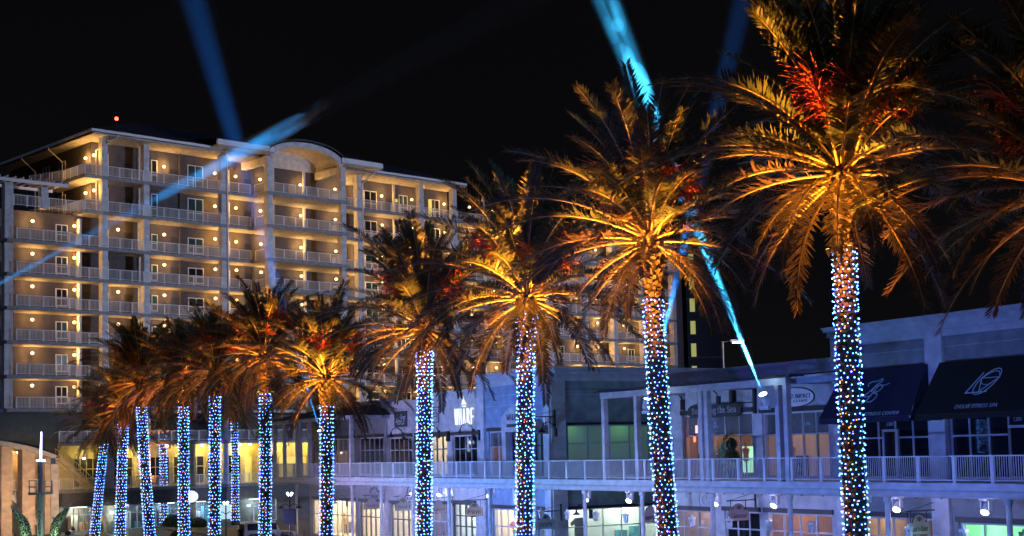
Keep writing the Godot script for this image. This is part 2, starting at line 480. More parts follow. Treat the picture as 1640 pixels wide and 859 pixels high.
	for k in LV.size():
		var y: float = LV[k]
		var ceil_y: float = LV[k + 1] - 0.3 if k < 7 else top
		var tall := 2.75 if k >= 6 else 2.15
		for w in wins:
			if k >= 6 and w[0] > 29: tall = 2.6
			window(t, w[0], w[1], y + (0.15 if k >= 6 else 0.55), y + tall, -1.93, hash(Vector2i(k, int(w[0] * 10))))
		for d in doors:
			var o := bx(t, "door", M.door, d[0], d[1], y, y + 2.05, -2.0, -1.96)
			o.set_meta("o", Vector3.ZERO)
		for x in lamps:
			if hash(Vector2i(k * 7, int(x * 3))) % 23 == 0 or (k >= 6 and x < 3.0): continue
			wall_lamp(t, Vector3(x, y + 2.12 + (hash(Vector2i(k, int(x))) % 5) * 0.02, -1.68), Vector3(0, 0, 1))
		for x in [4.75, 9.3, 17.9, 20.4, 24.4, 36.8, 50.6, 57.8, 72.5]:
			bx(t, "pilaster", M.tower_white if int(x) % 2 == 0 else M.tower_wall, x - 0.12, x + 0.12, y, ceil_y, -2.0, -1.75)
	for k in 6:
		var y: float = LV[k]
		window(t, -3.9, -2.7, y + 0.55, y + 2.2, -1.93, 3 + k)
		wall_lamp(t, Vector3(-6.3, y + 2.2, -1.68), Vector3(0, 0, 1))
		wall_lamp(t, Vector3(-2.1, y + 2.15, -1.8), Vector3(0, 0, 1))
		bx(t, "shutter", M.podium, -8.9, -4.7, y, y + 1.25, -2.0, -1.97)
		bx(t, "door", M.door, -1.2, -0.5, y, y + 2.05, -2.0, -1.96)
		bx(t, "fire_bell", M.red_light if k == 9 else M.orange, -2.15, -1.95, y + 2.45, y + 2.62, -1.9, -1.75)
	# hipped roof, gutter and soffit
	var r := MB.new()
	var e := [Vector3(-1.9, 37.8, 1.55), Vector3(44.9, 37.8, 1.55), Vector3(44.9, 37.8, -20), Vector3(-1.9, 37.8, -20)]
	var ra := Vector3(7.8, 41.6, -8.5)
	var rb := Vector3(36.5, 41.6, -8.5)
	var k_up := 3.8 / 10.05
	var m0 := Vector3(17.0, 37.8, 1.55); var m1 := Vector3(26.1, 37.8, 1.55)
	var n0 := Vector3(17.0, 37.8 + k_up * 4.05, -2.5); var n1 := Vector3(26.1, 37.8 + k_up * 4.05, -2.5)
	var p0 := Vector3(17.0, 41.6, -8.5); var p1 := Vector3(26.1, 41.6, -8.5)
	r.quad(e[0], m0, p0, ra); r.quad(m1, e[1], rb, p1); r.quad(n0, n1, p1, p0)
	r.quad(e[2], e[3], ra, rb)
	r.tri(e[1], e[2], rb); r.tri(e[3], e[0], ra)
	part(t, "roof", r, M.roof)
	bx(t, "soffit", M.soffit, -1.85, 17.1, 37.35, 37.5, -2.0, 1.5)
	bx(t, "soffit", M.soffit, 26.0, 44.85, 37.35, 37.5, -2.0, 1.5)
	bx(t, "soffit", M.soffit, -1.85, -0.302, 37.352, 37.5, -20.0, -2.002)
	bx(t, "gutter", M.rail, -1.9, 12.0, 37.56, 37.8, 1.5, 1.64)
	bx(t, "gutter", M.rail, 30.5, 44.95, 37.56, 37.8, 1.5, 1.64)
	bx(t, "gutter", M.rail, -2.04, -1.9, 37.56, 37.8, -20.0, 1.64)
	var dp := MB.new()
	for q in [[0.7, 1.55, -0.32, -0.9], [-1.95, -7.6, -0.34, -7.9], [-1.95, -13.6, -0.34, -14.0]]:
		dp.tube([Vector3(q[0], 37.55, q[1]), Vector3(q[0], 37.35, q[1]), Vector3(q[2], 36.3, q[3]), Vector3(q[2], 30.0, q[3])], [0.07, 0.07, 0.07, 0.07], 6)
	dp.tube([Vector3(31.0, 38.0, 3.0), Vector3(31.0, 37.7, 3.0), Vector3(30.66, 36.4, 0.35), Vector3(30.66, 11.5, 0.35)], [0.08, 0.08, 0.08, 0.08], 6)
	dp.tube([Vector3(12.6, 37.6, 1.6), Vector3(13.4, 36.5, 0.35), Vector3(13.5, 11.5, 0.35)], [0.08, 0.08, 0.08], 6)
	part(t, "downpipe", dp, M.rail)
	# porch roof over the projecting bays, with its barrel arch
	var po := MB.new()
	po.box(10.6, 17.3, 37.75, 38.25, 2.9, 3.1); po.box(25.9, 31.4, 37.75, 38.25, 2.9, 3.1)
	part(t, "porch_fascia", po, M.rail)
	bx(t, "porch_soffit", M.soffit, 10.7, 17.28, 37.6, 37.74, -2.0, 3.05)
	bx(t, "porch_soffit", M.soffit, 25.92, 31.35, 37.6, 37.74, -2.0, 3.05)
	var pr := MB.new()
	pr.quad(Vector3(10.6, 38.26, 3.1), Vector3(17.3, 38.26, 3.1), Vector3(17.3, 39.7, -3.0), Vector3(10.6, 39.2, -3.0))
	pr.quad(Vector3(25.9, 38.26, 3.1), Vector3(31.4, 38.26, 3.1), Vector3(31.4, 39.2, -3.0), Vector3(25.9, 39.7, -3.0))
	part(t, "porch_roof", pr, M.roof)
	var band := []; var inner := []; var shell_o := []
	for k in 25:
		var a := lerpf(PI, 0.0, k / 24.0)
		var cx := 21.55
		band.append(Vector2(cx + cos(a) * 4.75, 37.55 + sin(a) * 1.75))
		inner.append(Vector2(cx + cos(a) * 4.2, 37.2 + sin(a) * 1.55))
		shell_o.append(Vector2(cx + cos(a) * 4.95, 37.7 + sin(a) * 1.85))
	var ring := band.duplicate()
	for k in range(24, -1, -1): ring.append(inner[k])
	var ar := MB.new()
	ar.extrude(ring, 2.3, 2.82)
	part(t, "arch", ar, M.tower_white)
	var va := MB.new()
	for k in 24:
		va.quad(Vector3(band[k + 1].x, band[k + 1].y - 0.12, 2.3), Vector3(band[k].x, band[k].y - 0.12, 2.3), Vector3(band[k].x, band[k].y - 0.12, -2.0), Vector3(band[k + 1].x, band[k + 1].y - 0.12, -2.0))
	part(t, "vault", va, M.soffit)
	var sh := MB.new()
	for k in 24:
		var a0: Vector2 = shell_o[k]; var a1: Vector2 = shell_o[k + 1]
		sh.quad(Vector3(a0.x, a0.y, 3.1), Vector3(a1.x, a1.y, 3.1), Vector3(a1.x, a1.y, -6.0), Vector3(a0.x, a0.y, -6.0))
		sh.quad(Vector3(a0.x, a0.y - 0.16, 3.1), Vector3(a1.x, a1.y - 0.16, 3.1), Vector3(a1.x, a1.y, 3.1), Vector3(a0.x, a0.y, 3.1))
	part(t, "arch_roof", sh, M.roof)
	var lun := MB.new()
	var lp := []
	for k in 25: lp.append(Vector2(band[k].x, band[k].y))
	lp.append(Vector2(26.3, 37.3)); lp.append(Vector2(16.8, 37.3))
	lun.extrude(lp, -2.35, -2.0)
	part(t, "lunette", lun, M.tower_white)
	bx(t, "beam", M.tower_white, 16.6, 17.2, 36.6, 37.3, -2.0, 2.2)
	bx(t, "beam", M.tower_white, 25.9, 26.5, 36.6, 37.3, -2.0, 2.2)
	bx(t, "beam", M.tower_white, 29.9, 30.7, 36.5, 37.35, -2.0, -0.45)
	# terrace pergola on the left wing, stair, red roof beacon
	var pg := MB.new()
	pg.box(-12.0, -3.6, 32.15, 32.45, 0.0, 0.2); pg.box(-12.0, -3.6, 32.2, 32.45, -3.4, -3.2)
	for k in 12: pg.box(-11.9 + k * 0.74, -11.8 + k * 0.74, 32.46, 32.6, -3.6, 0.5)
	part(t, "pergola", pg, M.rail)
	var bl := MB.new()
	bl.tube([Vector3(6.1, 41.0, -9.0), Vector3(6.1, 41.7, -9.0)], [0.06, 0.06], 6)
	var post := part(t, "beacon_post", bl, M.dark_trim)
	var s := SphereMesh.new(); s.radius = 0.2; s.height = 0.4; s.radial_segments = 10; s.rings = 6
	put(post, "beacon_lamp", s, M.red_light, Transform3D(Basis(), Vector3(6.1, 41.85, -9.0)))
	# a few rooms with the light on
	for q in [[42.05, 42.5, 33.8, 36.2], [36.75, 37.4, 35.35, 35.7], [31.9, 32.5, 33.9, 34.6], [80.0, 80.6, 24.4, 25.8], [62.95, 63.4, 18.2, 19.7], [38.0, 38.5, 21.4, 22.7]]:
		var o := bx(t, "window", M.window_yellow, q[0], q[1], q[2], q[3], -2.0, -1.9)
		o.set_meta("o", Vector3.ZERO)
	# podium storeys under the galleries
	bx(t, "podium_wall", M.cream, -4.8, 27.0, 4.0, 8.1, -2.4, -2.0)
	bx(t, "podium_wall", M.tower_wall, -4.8, 60.0, 8.1, 11.2, -2.4, -2.002)
	bx(t, "podium_wall", M.podium, -4.2, 60.0, 2.45, 3.75, -1.4, 0.1)
	bx(t, "podium_wall", M.podium, -4.2, 60.0, 0.0, 2.45, -3.9, -3.5)
	bx(t, "podium_wall", M.cream, 27.002, 60.0, 0.0, 8.1, -2.4, -2.0)
	for y in [4.05, 8.4]:
		bx(t, "podium_slab", M.slab, -4.8, 60.0, y - 0.3, y, -2.0, 0.35)
		for k in 9: railing(t, Vector3(-4.6 + k * 4.4, y, 0.2), Vector3(-0.35 + k * 4.4, y, 0.2))
	bx(t, "podium_slab", M.tower_white, -10.5, 60.0, 11.19, 11.45, -2.0, 0.36)
	for x in [0.6, 9.3, 18.0, 24.6]: bx(t, "podium_column", M.cream if x > 1 else M.tower_white, x - 0.4, x + 0.4, 0.0, 8.1, -0.5, 0.1)
	for w in [[-2.1, 0.5, 4], [1.6, 4.0, 3], [4.9, 8.0, 4], [8.4, 11.9, 4], [12.2, 16.2, 5], [18.6, 20.6, 2]]:
		glazing(t, "window", w[0], w[1], 4.2, 6.95, -1.93, w[2], [0.62], M.cream, M.glass_dark, 0.08)
	bx(t, "window", M.window_yellow, 16.7, 17.5, 4.1, 6.7, -2.0, -1.95)
	bx(t, "window", M.window_yellow, 20.9, 24.3, 4.1, 6.6, -2.0, -1.95)
	for x in [-1.28, 4.5, 9.4, 13.15]: lamp_on(t, Vector3(x, 6.9, -1.5), M.cool_lamp, Color(1.0, 0.86, 0.42), 3.0)
	for x in [2.5, 7.2, 11.1, 15.5, 16.7, 21.1, 24.0]: lamp_on(t, Vector3(x, 7.95, -1.0), M.downlight, Color(1.0, 0.82, 0.34), 7.0)
	# ground-floor shop fronts
	for w in [[-2.5, -0.2, 4], [1.3, 5.0, 4], [5.2, 9.6, 5], [9.8, 13.0, 4], [17.2, 20.0, 3]]:
		glazing(t, "shop_window", w[0], w[1], 0.1, 2.3, -1.2, w[2], [0.7], M.frame, M.glass, 0.07)
	for x in [0.6, 15.6]: lamp_on(t, Vector3(x, 1.8, 0.35), M.cool_lamp, Color(0.95, 1.0, 0.8), 2.0)
	for q in [[3.0, Color(0.85, 0.95, 1.0)], [8.0, Color(0.7, 0.9, 1.0)], [11.5, Color(0.7, 0.85, 1.0)], [-1.3, Color(1.0, 1.0, 0.85)], [18.5, Color(0.8, 0.9, 0.9)]]:
		var o := bx(t, "ceiling_light", M.panel_cool, q[0] - 0.7, q[0] + 0.7, 2.3, 2.36, -3.0, -2.2)
		omni(t, Vector3(q[0], 2.15, -2.6), q[1], 9.0, 0.4)
		o.set_meta("o", Vector3.ZERO)
	for k in 14:
		bx(t, "display_stand", [M.goods_a, M.goods_b, M.goods_c, M.sign_white][hash(k) % 4], -2.0 + k * 1.1, -1.3 + k * 1.1, 0.05, 0.7 + (hash(k * 3) % 9) * 0.14, -3.3, -2.7)
	bx(t, "poster_light", M.poster_light, 13.2, 14.5, 0.5, 1.95, -1.18, -1.1)
	# outside stair at the left
	var st := MB.new()
	for k in 14: st.box(-5.2 + k * 0.24, -4.9 + k * 0.24, 7.0 - k * 0.21, 7.1 - k * 0.21, 0.6, 1.7)
	st.bar(Vector3(-5.2, 6.9, 0.6), Vector3(-1.9, 4.0, 0.6), 0.06, 0.3); st.bar(Vector3(-5.2, 6.9, 1.7), Vector3(-1.9, 4.0, 1.7), 0.06, 0.3)
	for z in [0.6, 1.7]:
		st.bar(Vector3(-5.2, 7.9, z), Vector3(-1.9, 5.0, z), 0.05, 0.05)
		for k in 14: st.bar(Vector3(-5.1 + k * 0.24, 6.9 - k * 0.21, z), Vector3(-5.1 + k * 0.24, 7.85 - k * 0.21, z), 0.03, 0.03)
	part(t, "stair", st, M.cream)

func glazing_side(t: Node3D, y: float) -> void:
	for z in [-8.0, -11.5]:
		var b := MB.new()
		for q in [[0.3, 0.36], [1.5, 1.56], [2.7, 2.76]]: b.box(-0.36, -0.3, y + q[0], y + q[1], z - 0.7, z + 0.7)
		for q in [-0.7, -0.03, 0.64]: b.box(-0.362, -0.3, y + 0.3, y + 2.76, z + q, z + q + 0.06)
		var f := part(t, "window", b, M.frame)
		bx(f, "pane", M.glass_dark, -0.34, -0.31, y + 0.33, y + 2.72, z - 0.68, z + 0.68)

func window(t: Node3D, x0: float, x1: float, y0: float, y1: float, z: float, seed_: int) -> void:
	var n := 2 if x1 - x0 > 0.85 else 1
	glazing(t, "window", x0, x1, y0, y1, z, n, [0.42], M.frame, M.pane_teal if seed_ % 3 else M.glass_dark, 0.09, 0.07)

func wall_lamp(t: Node3D, at: Vector3, out: Vector3) -> void:
	if not cache.has("lamp_back"):
		var b := MB.new()
		b.box(-0.07, 0.07, -0.12, 0.12, -0.33, -0.28)
		b.bar(Vector3(0, -0.08, -0.3), Vector3(0, -0.16, 0), 0.03, 0.03)
		b.lathe([Vector2(0.001, -0.2), Vector2(0.07, -0.19), Vector2(0.08, -0.15), Vector2(0.001, -0.14)], 10)
		cache["lamp_back"] = b.mesh()
		var s := MB.new()
		s.lathe([Vector2(0.001, -0.14), Vector2(0.11, -0.12), Vector2(0.165, 0.0), Vector2(0.14, 0.1), Vector2(0.04, 0.15), Vector2(0.001, 0.155)], 12)
		cache["lamp_globe"] = s.mesh()
	var bs := Basis(Vector3.UP, atan2(out.x, out.z))
	var l := put(t, "wall_lamp", cache.lamp_back, M.dark_trim, Transform3D(bs, at))
	var gl := MeshInstance3D.new()
	gl.name = "globe_lamp"; gl.mesh = cache.lamp_globe; gl.material_override = M.globe
	l.add_child(gl, true)
	var o := OmniLight3D.new()
	o.name = "glow_light"; o.light_color = Color(1.0, 0.74, 0.39); o.light_energy = 6.0 * (0.75 + 0.5 * float(hash(at) % 100) / 100.0); o.light_size = 0.1; o.omni_range = 40.0; o.omni_attenuation = 2.0; o.shadow_enabled = true
	gl.add_child(o, true)

func lamp_on(t: Node3D, at: Vector3, m: Material, c: Color, e: float) -> void:
	if not cache.has("disc"):
		var s := MB.new()
		s.lathe([Vector2(0.001, -0.1), Vector2(0.12, -0.09), Vector2(0.16, 0.0), Vector2(0.13, 0.07), Vector2(0.001, 0.08)], 14)
		cache["disc"] = s.mesh()
	var g := put(t, "ceiling_lamp", cache.disc, m, Transform3D(Basis(), at))
	var o := OmniLight3D.new()
	o.name = "glow_light"; o.light_color = c; o.light_energy = e; o.light_size = 0.07; o.omni_range = 40.0; o.omni_attenuation = 2.0; o.shadow_enabled = true
	g.add_child(o, true)

func build_far_tower() -> void:
	var t := thing("dark_tower", "unlit dark slab tower beside the balcony block with yellow stair windows", "building", I, Vector3(29, 0, -222))
	bx(t, "wall", M.far_dark, 26.6, 31.6, 0, 38, -228, -215)
	for k in 7:
		var y := 13.4 + k * 3.42
		var o := bx(t, "window_frame", M.dark_trim, 27.0, 27.95, y - 0.1, y + 2.1, -215.0, -214.9)
		o.set_meta("o", Vector3.ZERO)
		if k < 8: bx(t, "window", M.far_window, 27.1, 27.85, y, y + 2.0, -214.93, -214.85)
	for k in 2: bx(t, "band", M.podium, 26.55, 31.65, 20.0 + k * 9, 20.2 + k * 9, -228.05, -214.95)

func build_arcade() -> void:
	var t := thing("drum_arcade", "dark curved drum with a pale arched rim on peach columns below the apartments", "building", T, Vector3(-8, 0, 1))
	var band := []; var low := []
	for k in 13:
		var x := lerpf(-14.0, -4.9, k / 12.0)
		var q := (x + 12.5) / 7.6
		var y := 8.75 - 1.6 * q * q
		band.append(Vector2(x, y)); low.append(Vector2(x, y - 0.42))
	var up := [Vector2(-4.9, 11.18), Vector2(-14.0, 11.18)]
	var poly := band.duplicate(); poly.append_array(up)
	var b := MB.new(); b.extrude(poly, -1.9, 0.6)
	part(t, "drum_wall", b, M.podium_green)
	var ring := band.duplicate()
	for k in range(12, -1, -1): ring.append(low[k])
	var r := MB.new(); r.extrude(ring, -1.9, 0.9)
	part(t, "arch_rim", r, M.tower_white)
	for q in [[-10.1, -9.1, M.peach], [-8.15, -6.95, M.peach], [-6.0, -5.5, M.peach], [-5.45, -4.7, M.tower_white]]:
		var x: float = (q[0] + q[1]) / 2
		var top := 8.6 - 1.6 * pow((x + 12.5) / 7.6, 2)
		bx(t, "column", q[2], q[0], q[1], 0.35, top, -0.6, 0.4)
		bx(t, "column_base", q[2], q[0] - 0.1, q[1] + 0.1, 0.0, 0.35, -0.7, 0.5)
	bx(t, "back_wall", M.peach, -14.0, -4.6, 0.0, 9.2, -4.4, -4.1)
	bx(t, "door", M.door, -8.9, -8.2, 4.1, 6.9, -4.1, -4.0)
	bx(t, "doorway", M.glass_dark, -9.5, -8.3, 4.2, 7.4, -4.098, -3.99)
	bx(t, "deck_slab", M.slab, -14.0, -4.6, 3.75, 4.05, -4.1, -1.0)
	railing(t, Vector3(-13.8, 4.05, -1.1), Vector3(-4.8, 4.05, -1.1))
	var s := MB.new()
	s.bar(Vector3(-9.0, 4.0, -0.85), Vector3(-5.2, 0.2, -0.85), 0.1, 0.35)
	s.bar(Vector3(-9.0, 5.0, -0.85), Vector3(-5.2, 1.2, -0.85), 0.05, 0.05)
	for k in 12: s.bar(Vector3(-8.9 + k * 0.33, 4.0 - k * 0.33, -0.85), Vector3(-8.9 + k * 0.33, 4.95 - k * 0.33, -0.85), 0.03, 0.03)
	part(t, "stair", s, M.tower_white)
	lamp_on(t, Vector3(-7.0, 7.6, -3.0), M.downlight, Color(1.0, 0.75, 0.4), 6.0)

# ---------------------------------------------------------------- the shopping terrace
const DK := 5.0      # deck level
const SW := -3.2     # shop wall plane

func cornice(p: Node3D, x0: float, x1: float, y: float, z: float, m: Material) -> void:   # stepped cornice whose top is at y
	var b := MB.new()
	b.box(x0 - 0.05, x1 + 0.05, y - 0.62, y - 0.45, z - 0.6, z + 0.12)
	b.box(x0 - 0.12, x1 + 0.12, y - 0.45, y - 0.2, z - 0.6, z + 0.22)
	b.box(x0 - 0.22, x1 + 0.22, y - 0.2, y - 0.08, z - 0.6, z + 0.36)
	b.box(x0 - 0.28, x1 + 0.28, y - 0.08, y, z - 0.6, z + 0.42)
	part(p, "cornice", b, m)

func interior(p: Node3D, x0: float, x1: float, y0: float, y1: float, wallm: Material, panel: Material, c: Color, e: float, seed_: int, goods := true) -> void:
	var b := MB.new()
	var z0 := SW - 5.0; var z1 := SW - 0.42
	b.quad(Vector3(x0, y0, z0), Vector3(x1, y0, z0), Vector3(x1, y1, z0), Vector3(x0, y1, z0))
	b.quad(Vector3(x0, y0, z1), Vector3(x0, y0, z0), Vector3(x0, y1, z0), Vector3(x0, y1, z1))
	b.quad(Vector3(x1, y0, z0), Vector3(x1, y0, z1), Vector3(x1, y1, z1), Vector3(x1, y1, z0))
	b.quad(Vector3(x0, y1, z1), Vector3(x0, y1, z0), Vector3(x1, y1, z0), Vector3(x1, y1, z1))
	b.quad(Vector3(x0, y0, z0), Vector3(x0, y0, z1), Vector3(x1, y0, z1), Vector3(x1, y0, z0))
	part(p, "interior", b, wallm)
	if panel:
		var n := maxi(1, roundi((x1 - x0) / 2.6))
		for k in n:
			var x := lerpf(x0, x1, (k + 0.5) / n)
			bx(p, "ceiling_light", panel, x - 0.5, x + 0.5, y1 - 0.09, y1 - 0.03, z0 + 1.9, z0 + 2.9)
			omni(p, Vector3(x, y1 - 0.35, z0 + 2.4), c, e, 0.3)
	if goods:
		var r := RandomNumberGenerator.new(); r.seed = seed_
		var x := x0 + 0.3
		for k in 3:
			var gx := r.randf_range(x0 + 0.5, x1 - 0.5)
			var fig := MB.new()
			fig.lathe([Vector2(0.001, 0.0), Vector2(0.2, 0.0), Vector2(0.03, 0.08), Vector2(0.03, 0.75), Vector2(0.17, 0.85), Vector2(0.13, 1.1), Vector2(0.2, 1.4), Vector2(0.06, 1.5), Vector2(0.05, 1.58), Vector2(0.1, 1.7), Vector2(0.001, 1.82)], 10)
			put(p, "dress_form", fig.mesh(), [M.goods_a, M.goods_b, M.goods_c][k], Transform3D(Basis(), Vector3(gx, y0, z1 - r.randf_range(0.5, 1.4))))
		while x < x1 - 0.8:
			var w := r.randf_range(0.5, 1.1); var h := r.randf_range(0.8, 1.9)
			var g := MB.new()
			var zz := z0 + r.randf_range(0.5, 2.6)
			g.box(x, x + 0.04, y0, y0 + h, zz, zz + 0.4); g.box(x + w - 0.04, x + w, y0, y0 + h, zz, zz + 0.4)
			var k := 0.25
			while k < h:
				g.box(x + 0.04, x + w - 0.04, y0 + k, y0 + k + 0.03, zz, zz + 0.4)
				for q in 3: g.box(x + 0.1 + q * w * 0.28, x + 0.1 + q * w * 0.28 + w * 0.2, y0 + k + 0.03, y0 + k + 0.03 + r.randf_range(0.1, 0.28), zz + 0.08, zz + 0.34)
				k += 0.42
			part(p, "display_shelf", g, [M.goods_a, M.goods_b, M.sign_white, M.goods_c, M.sign_cream][r.randi() % 5])
			x += w + r.randf_range(0.3, 1.4)

# a shop of two storeys: upper and lower openings given as [x0, x1, head y, bays, interior kind]
func shop(called: String, label: String, x0: float, x1: float, top: float, z: float, m: Material, upper: Array, lower: Array, lowm: Material, deep := 12.0, right_side := true) -> Node3D:
	var t := thing(called, label, "building", R, Vector3((x0 + x1) / 2, 0, SW - 5))
	var holes := []
	for u in upper: holes.append([u[0], u[1], DK + 0.06, u[2]])
	part(t, "upper_wall", wall_mb(x0, x1, 4.9, top, z - 0.4, z, holes), m)
	holes = []
	for u in lower: holes.append([u[0], u[1], 0.12, u[2]])
	part(t, "lower_wall", wall_mb(x0, x1, 0, 4.9, SW - 0.4, SW, holes), lowm)
	for y in [8.62, 9.28, 9.94]:
		if y < top - 0.7: bx(t, "joint", m, x0 + 0.05, x1 - 0.05, y, y + 0.03, z, z + 0.012)
	var dp := MB.new()
	dp.tube([Vector3(x0 + 0.22, top - 0.7, z + 0.07), Vector3(x0 + 0.22, DK, z + 0.07)], [0.05, 0.05], 6)
	part(t, "downpipe", dp, M.shop_trim)
	bx(t, "vent", M.alu, x0 + 1.6, x0 + 2.1, 4.0, 4.3, SW, SW + 0.05)
	bx(t, "conduit", M.shop_trim, x0 + 0.4, x1 - 0.4, 4.32, 4.36, SW, SW + 0.04)
	bx(t, "roof", M.roof, x0, x1, top - 0.9, top - 0.8, z - deep, z - 0.402)
	bx(t, "side_wall", m, x0, x0 + 0.3, 0, top, z - deep, z - 0.402)
	if right_side: bx(t, "side_wall", m, x1 - 0.3, x1, 0, top, z - deep, z - 0.402)
	bx(t, "rear_wall", m, x0, x1, 0, top, z - deep - 0.3, z - deep)
	for set_ in [upper, lower]:
		for u in set_:
			var y0 := DK + 0.06 if set_ == upper else 0.12
			var zz: float = z if set_ == upper else SW
			var kind: String = u[4]
			var rows: Array = [0.66] if set_ == upper else ([0.5, 0.73] if u[2] > 3.1 else [0.6])
			var gm: Material = M.glass if kind != "dark" else M.glass_dark
			glazing(t, "shop_window", u[0], u[1], y0, u[2], zz - 0.1, u[3], rows, M.alu if u.size() < 6 else M[u[5]], gm, 0.09, 0.12)
			bx(t, "window_head", M.dark_trim, u[0] - 0.12, u[1] + 0.12, u[2], u[2] + 0.22, zz, zz + 0.1)
			if kind in ["orange", "dim"] and set_ == upper:
				bx(t, "blind", M.door, u[0] + 0.05, u[1] - 0.05, lerpf(y0, u[2], 0.67), u[2] - 0.05, zz - 0.34, zz - 0.3)
			match kind:
				"warm": interior(t, u[0] - 0.3, u[1] + 0.3, y0, u[2] + 0.5, M.interior, M.panel_warm, Color(1.0, 0.90, 0.68), 7.5, int(absf(u[0]) * 7))
				"cool": interior(t, u[0] - 0.3, u[1] + 0.3, y0, u[2] + 0.5, M.interior, M.panel_cool, Color(0.92, 1.0, 0.96), 10.0, int(absf(u[0]) * 7))
				"green": interior(t, u[0] - 0.3, u[1] + 0.3, y0, u[2] + 0.5, M.interior, M.panel_green, Color(0.5, 1.0, 0.62), 3.2, int(absf(u[0]) * 7))
				"orange": interior(t, u[0] - 0.3, u[1] + 0.3, y0, u[2] + 0.4, M.interior_brown, M.panel_orange, Color(1.0, 0.76, 0.42), 2.6, int(absf(u[0]) * 7))
				"dim": interior(t, u[0] - 0.3, u[1] + 0.3, y0, u[2] + 0.4, M.interior, M.panel_orange, Color(1.0, 0.76, 0.5), 0.6, int(absf(u[0]) * 7))
	return t

func build_shops() -> void:
	# grey-sided shop with the hipped porch, at the far end
	var a := shop("porch_shop", "grey far-end shop building behind the hipped porch roof", -76.6, -61.3, 10.6, SW, M.shop_grey,
		[[-75.6, -72.6, 7.9, 4, "dim"], [-71.4, -67.2, 7.95, 5, "dim"], [-66.4, -61.9, 7.95, 5, "dark"]],
		[[-75.9, -67.2, 3.05, 9, "warm", "frame"], [-66.4, -62.0, 3.05, 5, "warm", "dark_trim"]], M.shop_white)
	cornice(a, -76.6, -61.35, 10.7, SW, M.shop_trim)
	# white shop with the glowing sign
	var b := shop("white_shop", "white low shop building carrying the glowing white harbour sign", -61.3, -46.9, 10.45, SW, M.shop_white,
		[[-60.9, -57.0, 7.85, 5, "dark"], [-54.2, -51.5, 7.85, 3, "warm", "dark_trim"], [-50.7, -46.95 + 0.4, 7.8, 5, "dark", "shop_trim"]],
		[[-60.8, -57.1, 3.0, 4, "warm", "dark_trim"], [-54.6, -51.4, 3.1, 4, "dim"], [-50.9, -47.6, 3.2, 4, "cool", "dark_trim"]], M.shop_white)
	bx(b, "parapet_panel", M.shop_trim, -61.25, -54.6, 9.95, 10.5, SW - 0.3, SW + 0.05)
	cornice(b, -54.0, -47.2, 10.85, SW, M.shop_trim)
	bx(b, "parapet_panel", M.shop_white, -54.0, -46.92, 10.3, 10.6, SW - 0.3, SW + 0.03)
	# tall blue corner block with the arched portal
	var c := shop("corner_shop", "tall blue corner shop block with white pilasters and arched portal", -46.9, -37.85, 11.2, SW, M.shop_blue,
		[[-45.6, -43.5, 7.95, 2, "orange", "alu"], [-42.7, -40.9, 7.8, 2, "orange", "dark_trim"], [-39.9, -38.5, 7.9, 2, "open", "dark_trim"]],
		[[-45.3, -40.9, 3.0, 5, "warm", "alu"], [-39.6, -38.4, 3.0, 2, "open", "alu"]], M.shop_blue, 12.0, false)
	cornice(c, -46.75, -38.0, 11.7, SW, M.shop_trim)
	for q in [[-46.9, -46.0], [-38.5, -37.83]]: bx(c, "pilaster", M.shop_trim, q[0], q[1], 0.0, 11.1, SW, SW + 0.14)
	bx(c, "frieze", M.shop_trim, -46.0, -38.5, 10.85, 11.15, SW, SW + 0.08)
	for y in [9.55, 10.2]: bx(c, "joint", M.shop_trim, -46.0, -38.5, y, y + 0.025, SW, SW + 0.015)
	var pt := []
	for k in 13: pt.append(Vector2(lerpf(-40.1, -43.3, k / 12.0), 8.75 + 0.75 * sin(PI * k / 12.0)))
	pt.append(Vector2(-43.3, 7.85)); pt.append(Vector2(-40.1, 7.85))
	var pb := MB.new(); pb.extrude(pt, SW, SW + 0.35)
	pb.box(-43.3, -42.8, DK, 7.85, SW, SW + 0.35); pb.box(-40.8, -40.1, DK, 7.85, SW, SW + 0.35)
	part(c, "portal", pb, M.shop_white)
	text(c, "portal_letters", "WHARF", Vector3(-41.7, 8.75, SW + 0.36), 0.36, M.letter_dark, 1.9, "Droid Serif", 0.02)
	bx(c, "portal_strip", M.dark_trim, -42.6, -40.9, 8.15, 8.35, SW + 0.35, SW + 0.37)
	var nt := MB.new(); nt.tube([Vector3(-43.75, 7.7, SW - 0.5), Vector3(-43.7, 6.9, SW - 0.5), Vector3(-43.9, 6.3, SW - 0.5)], [0.04, 0.04, 0.04], 6)
	nt.tube([Vector3(-43.6, 6.25, SW - 0.5), Vector3(-43.62, 5.7, SW - 0.5), Vector3(-44.0, 5.6, SW - 0.5)], [0.04, 0.04, 0.04], 6)
	part(c, "neon_tube", nt, M.white_tube)
	# its side wall, facing down the street across the court: frame with x running back
	var C := R * Transform3D(Basis(Vector3.UP, PI / 2), Vector3(-37.85, 0, SW))
	var s := thing("court_wall", "grey green side wall of the corner block with a band of green-lit windows", "wall", C, Vector3(5, 0, 0))
	part(s, "wall", wall_mb(0.4, 13.0, 0.0, 11.2, -0.4, 0.0, [[1.2, 7.4, DK + 0.9, 8.15], [7.9, 11.0, DK + 0.9, 8.15], [0.9, 12.0, 0.1, 3.05]]), M.shop_green)
	cornice(s, 0.35, 13.0, 11.7, 0.0, M.shop_trim)
	bx(s, "pilaster", M.shop_trim, 0.002, 1.0, 0.0, 11.1, 0.0, 0.12)
	bx(s, "frieze", M.shop_trim, 1.0, 13.0, 10.85, 11.15, 0.0, 0.08)
	bx(s, "joint", M.shop_trim, 1.0, 13.0, 10.0, 10.025, 0.0, 0.015)
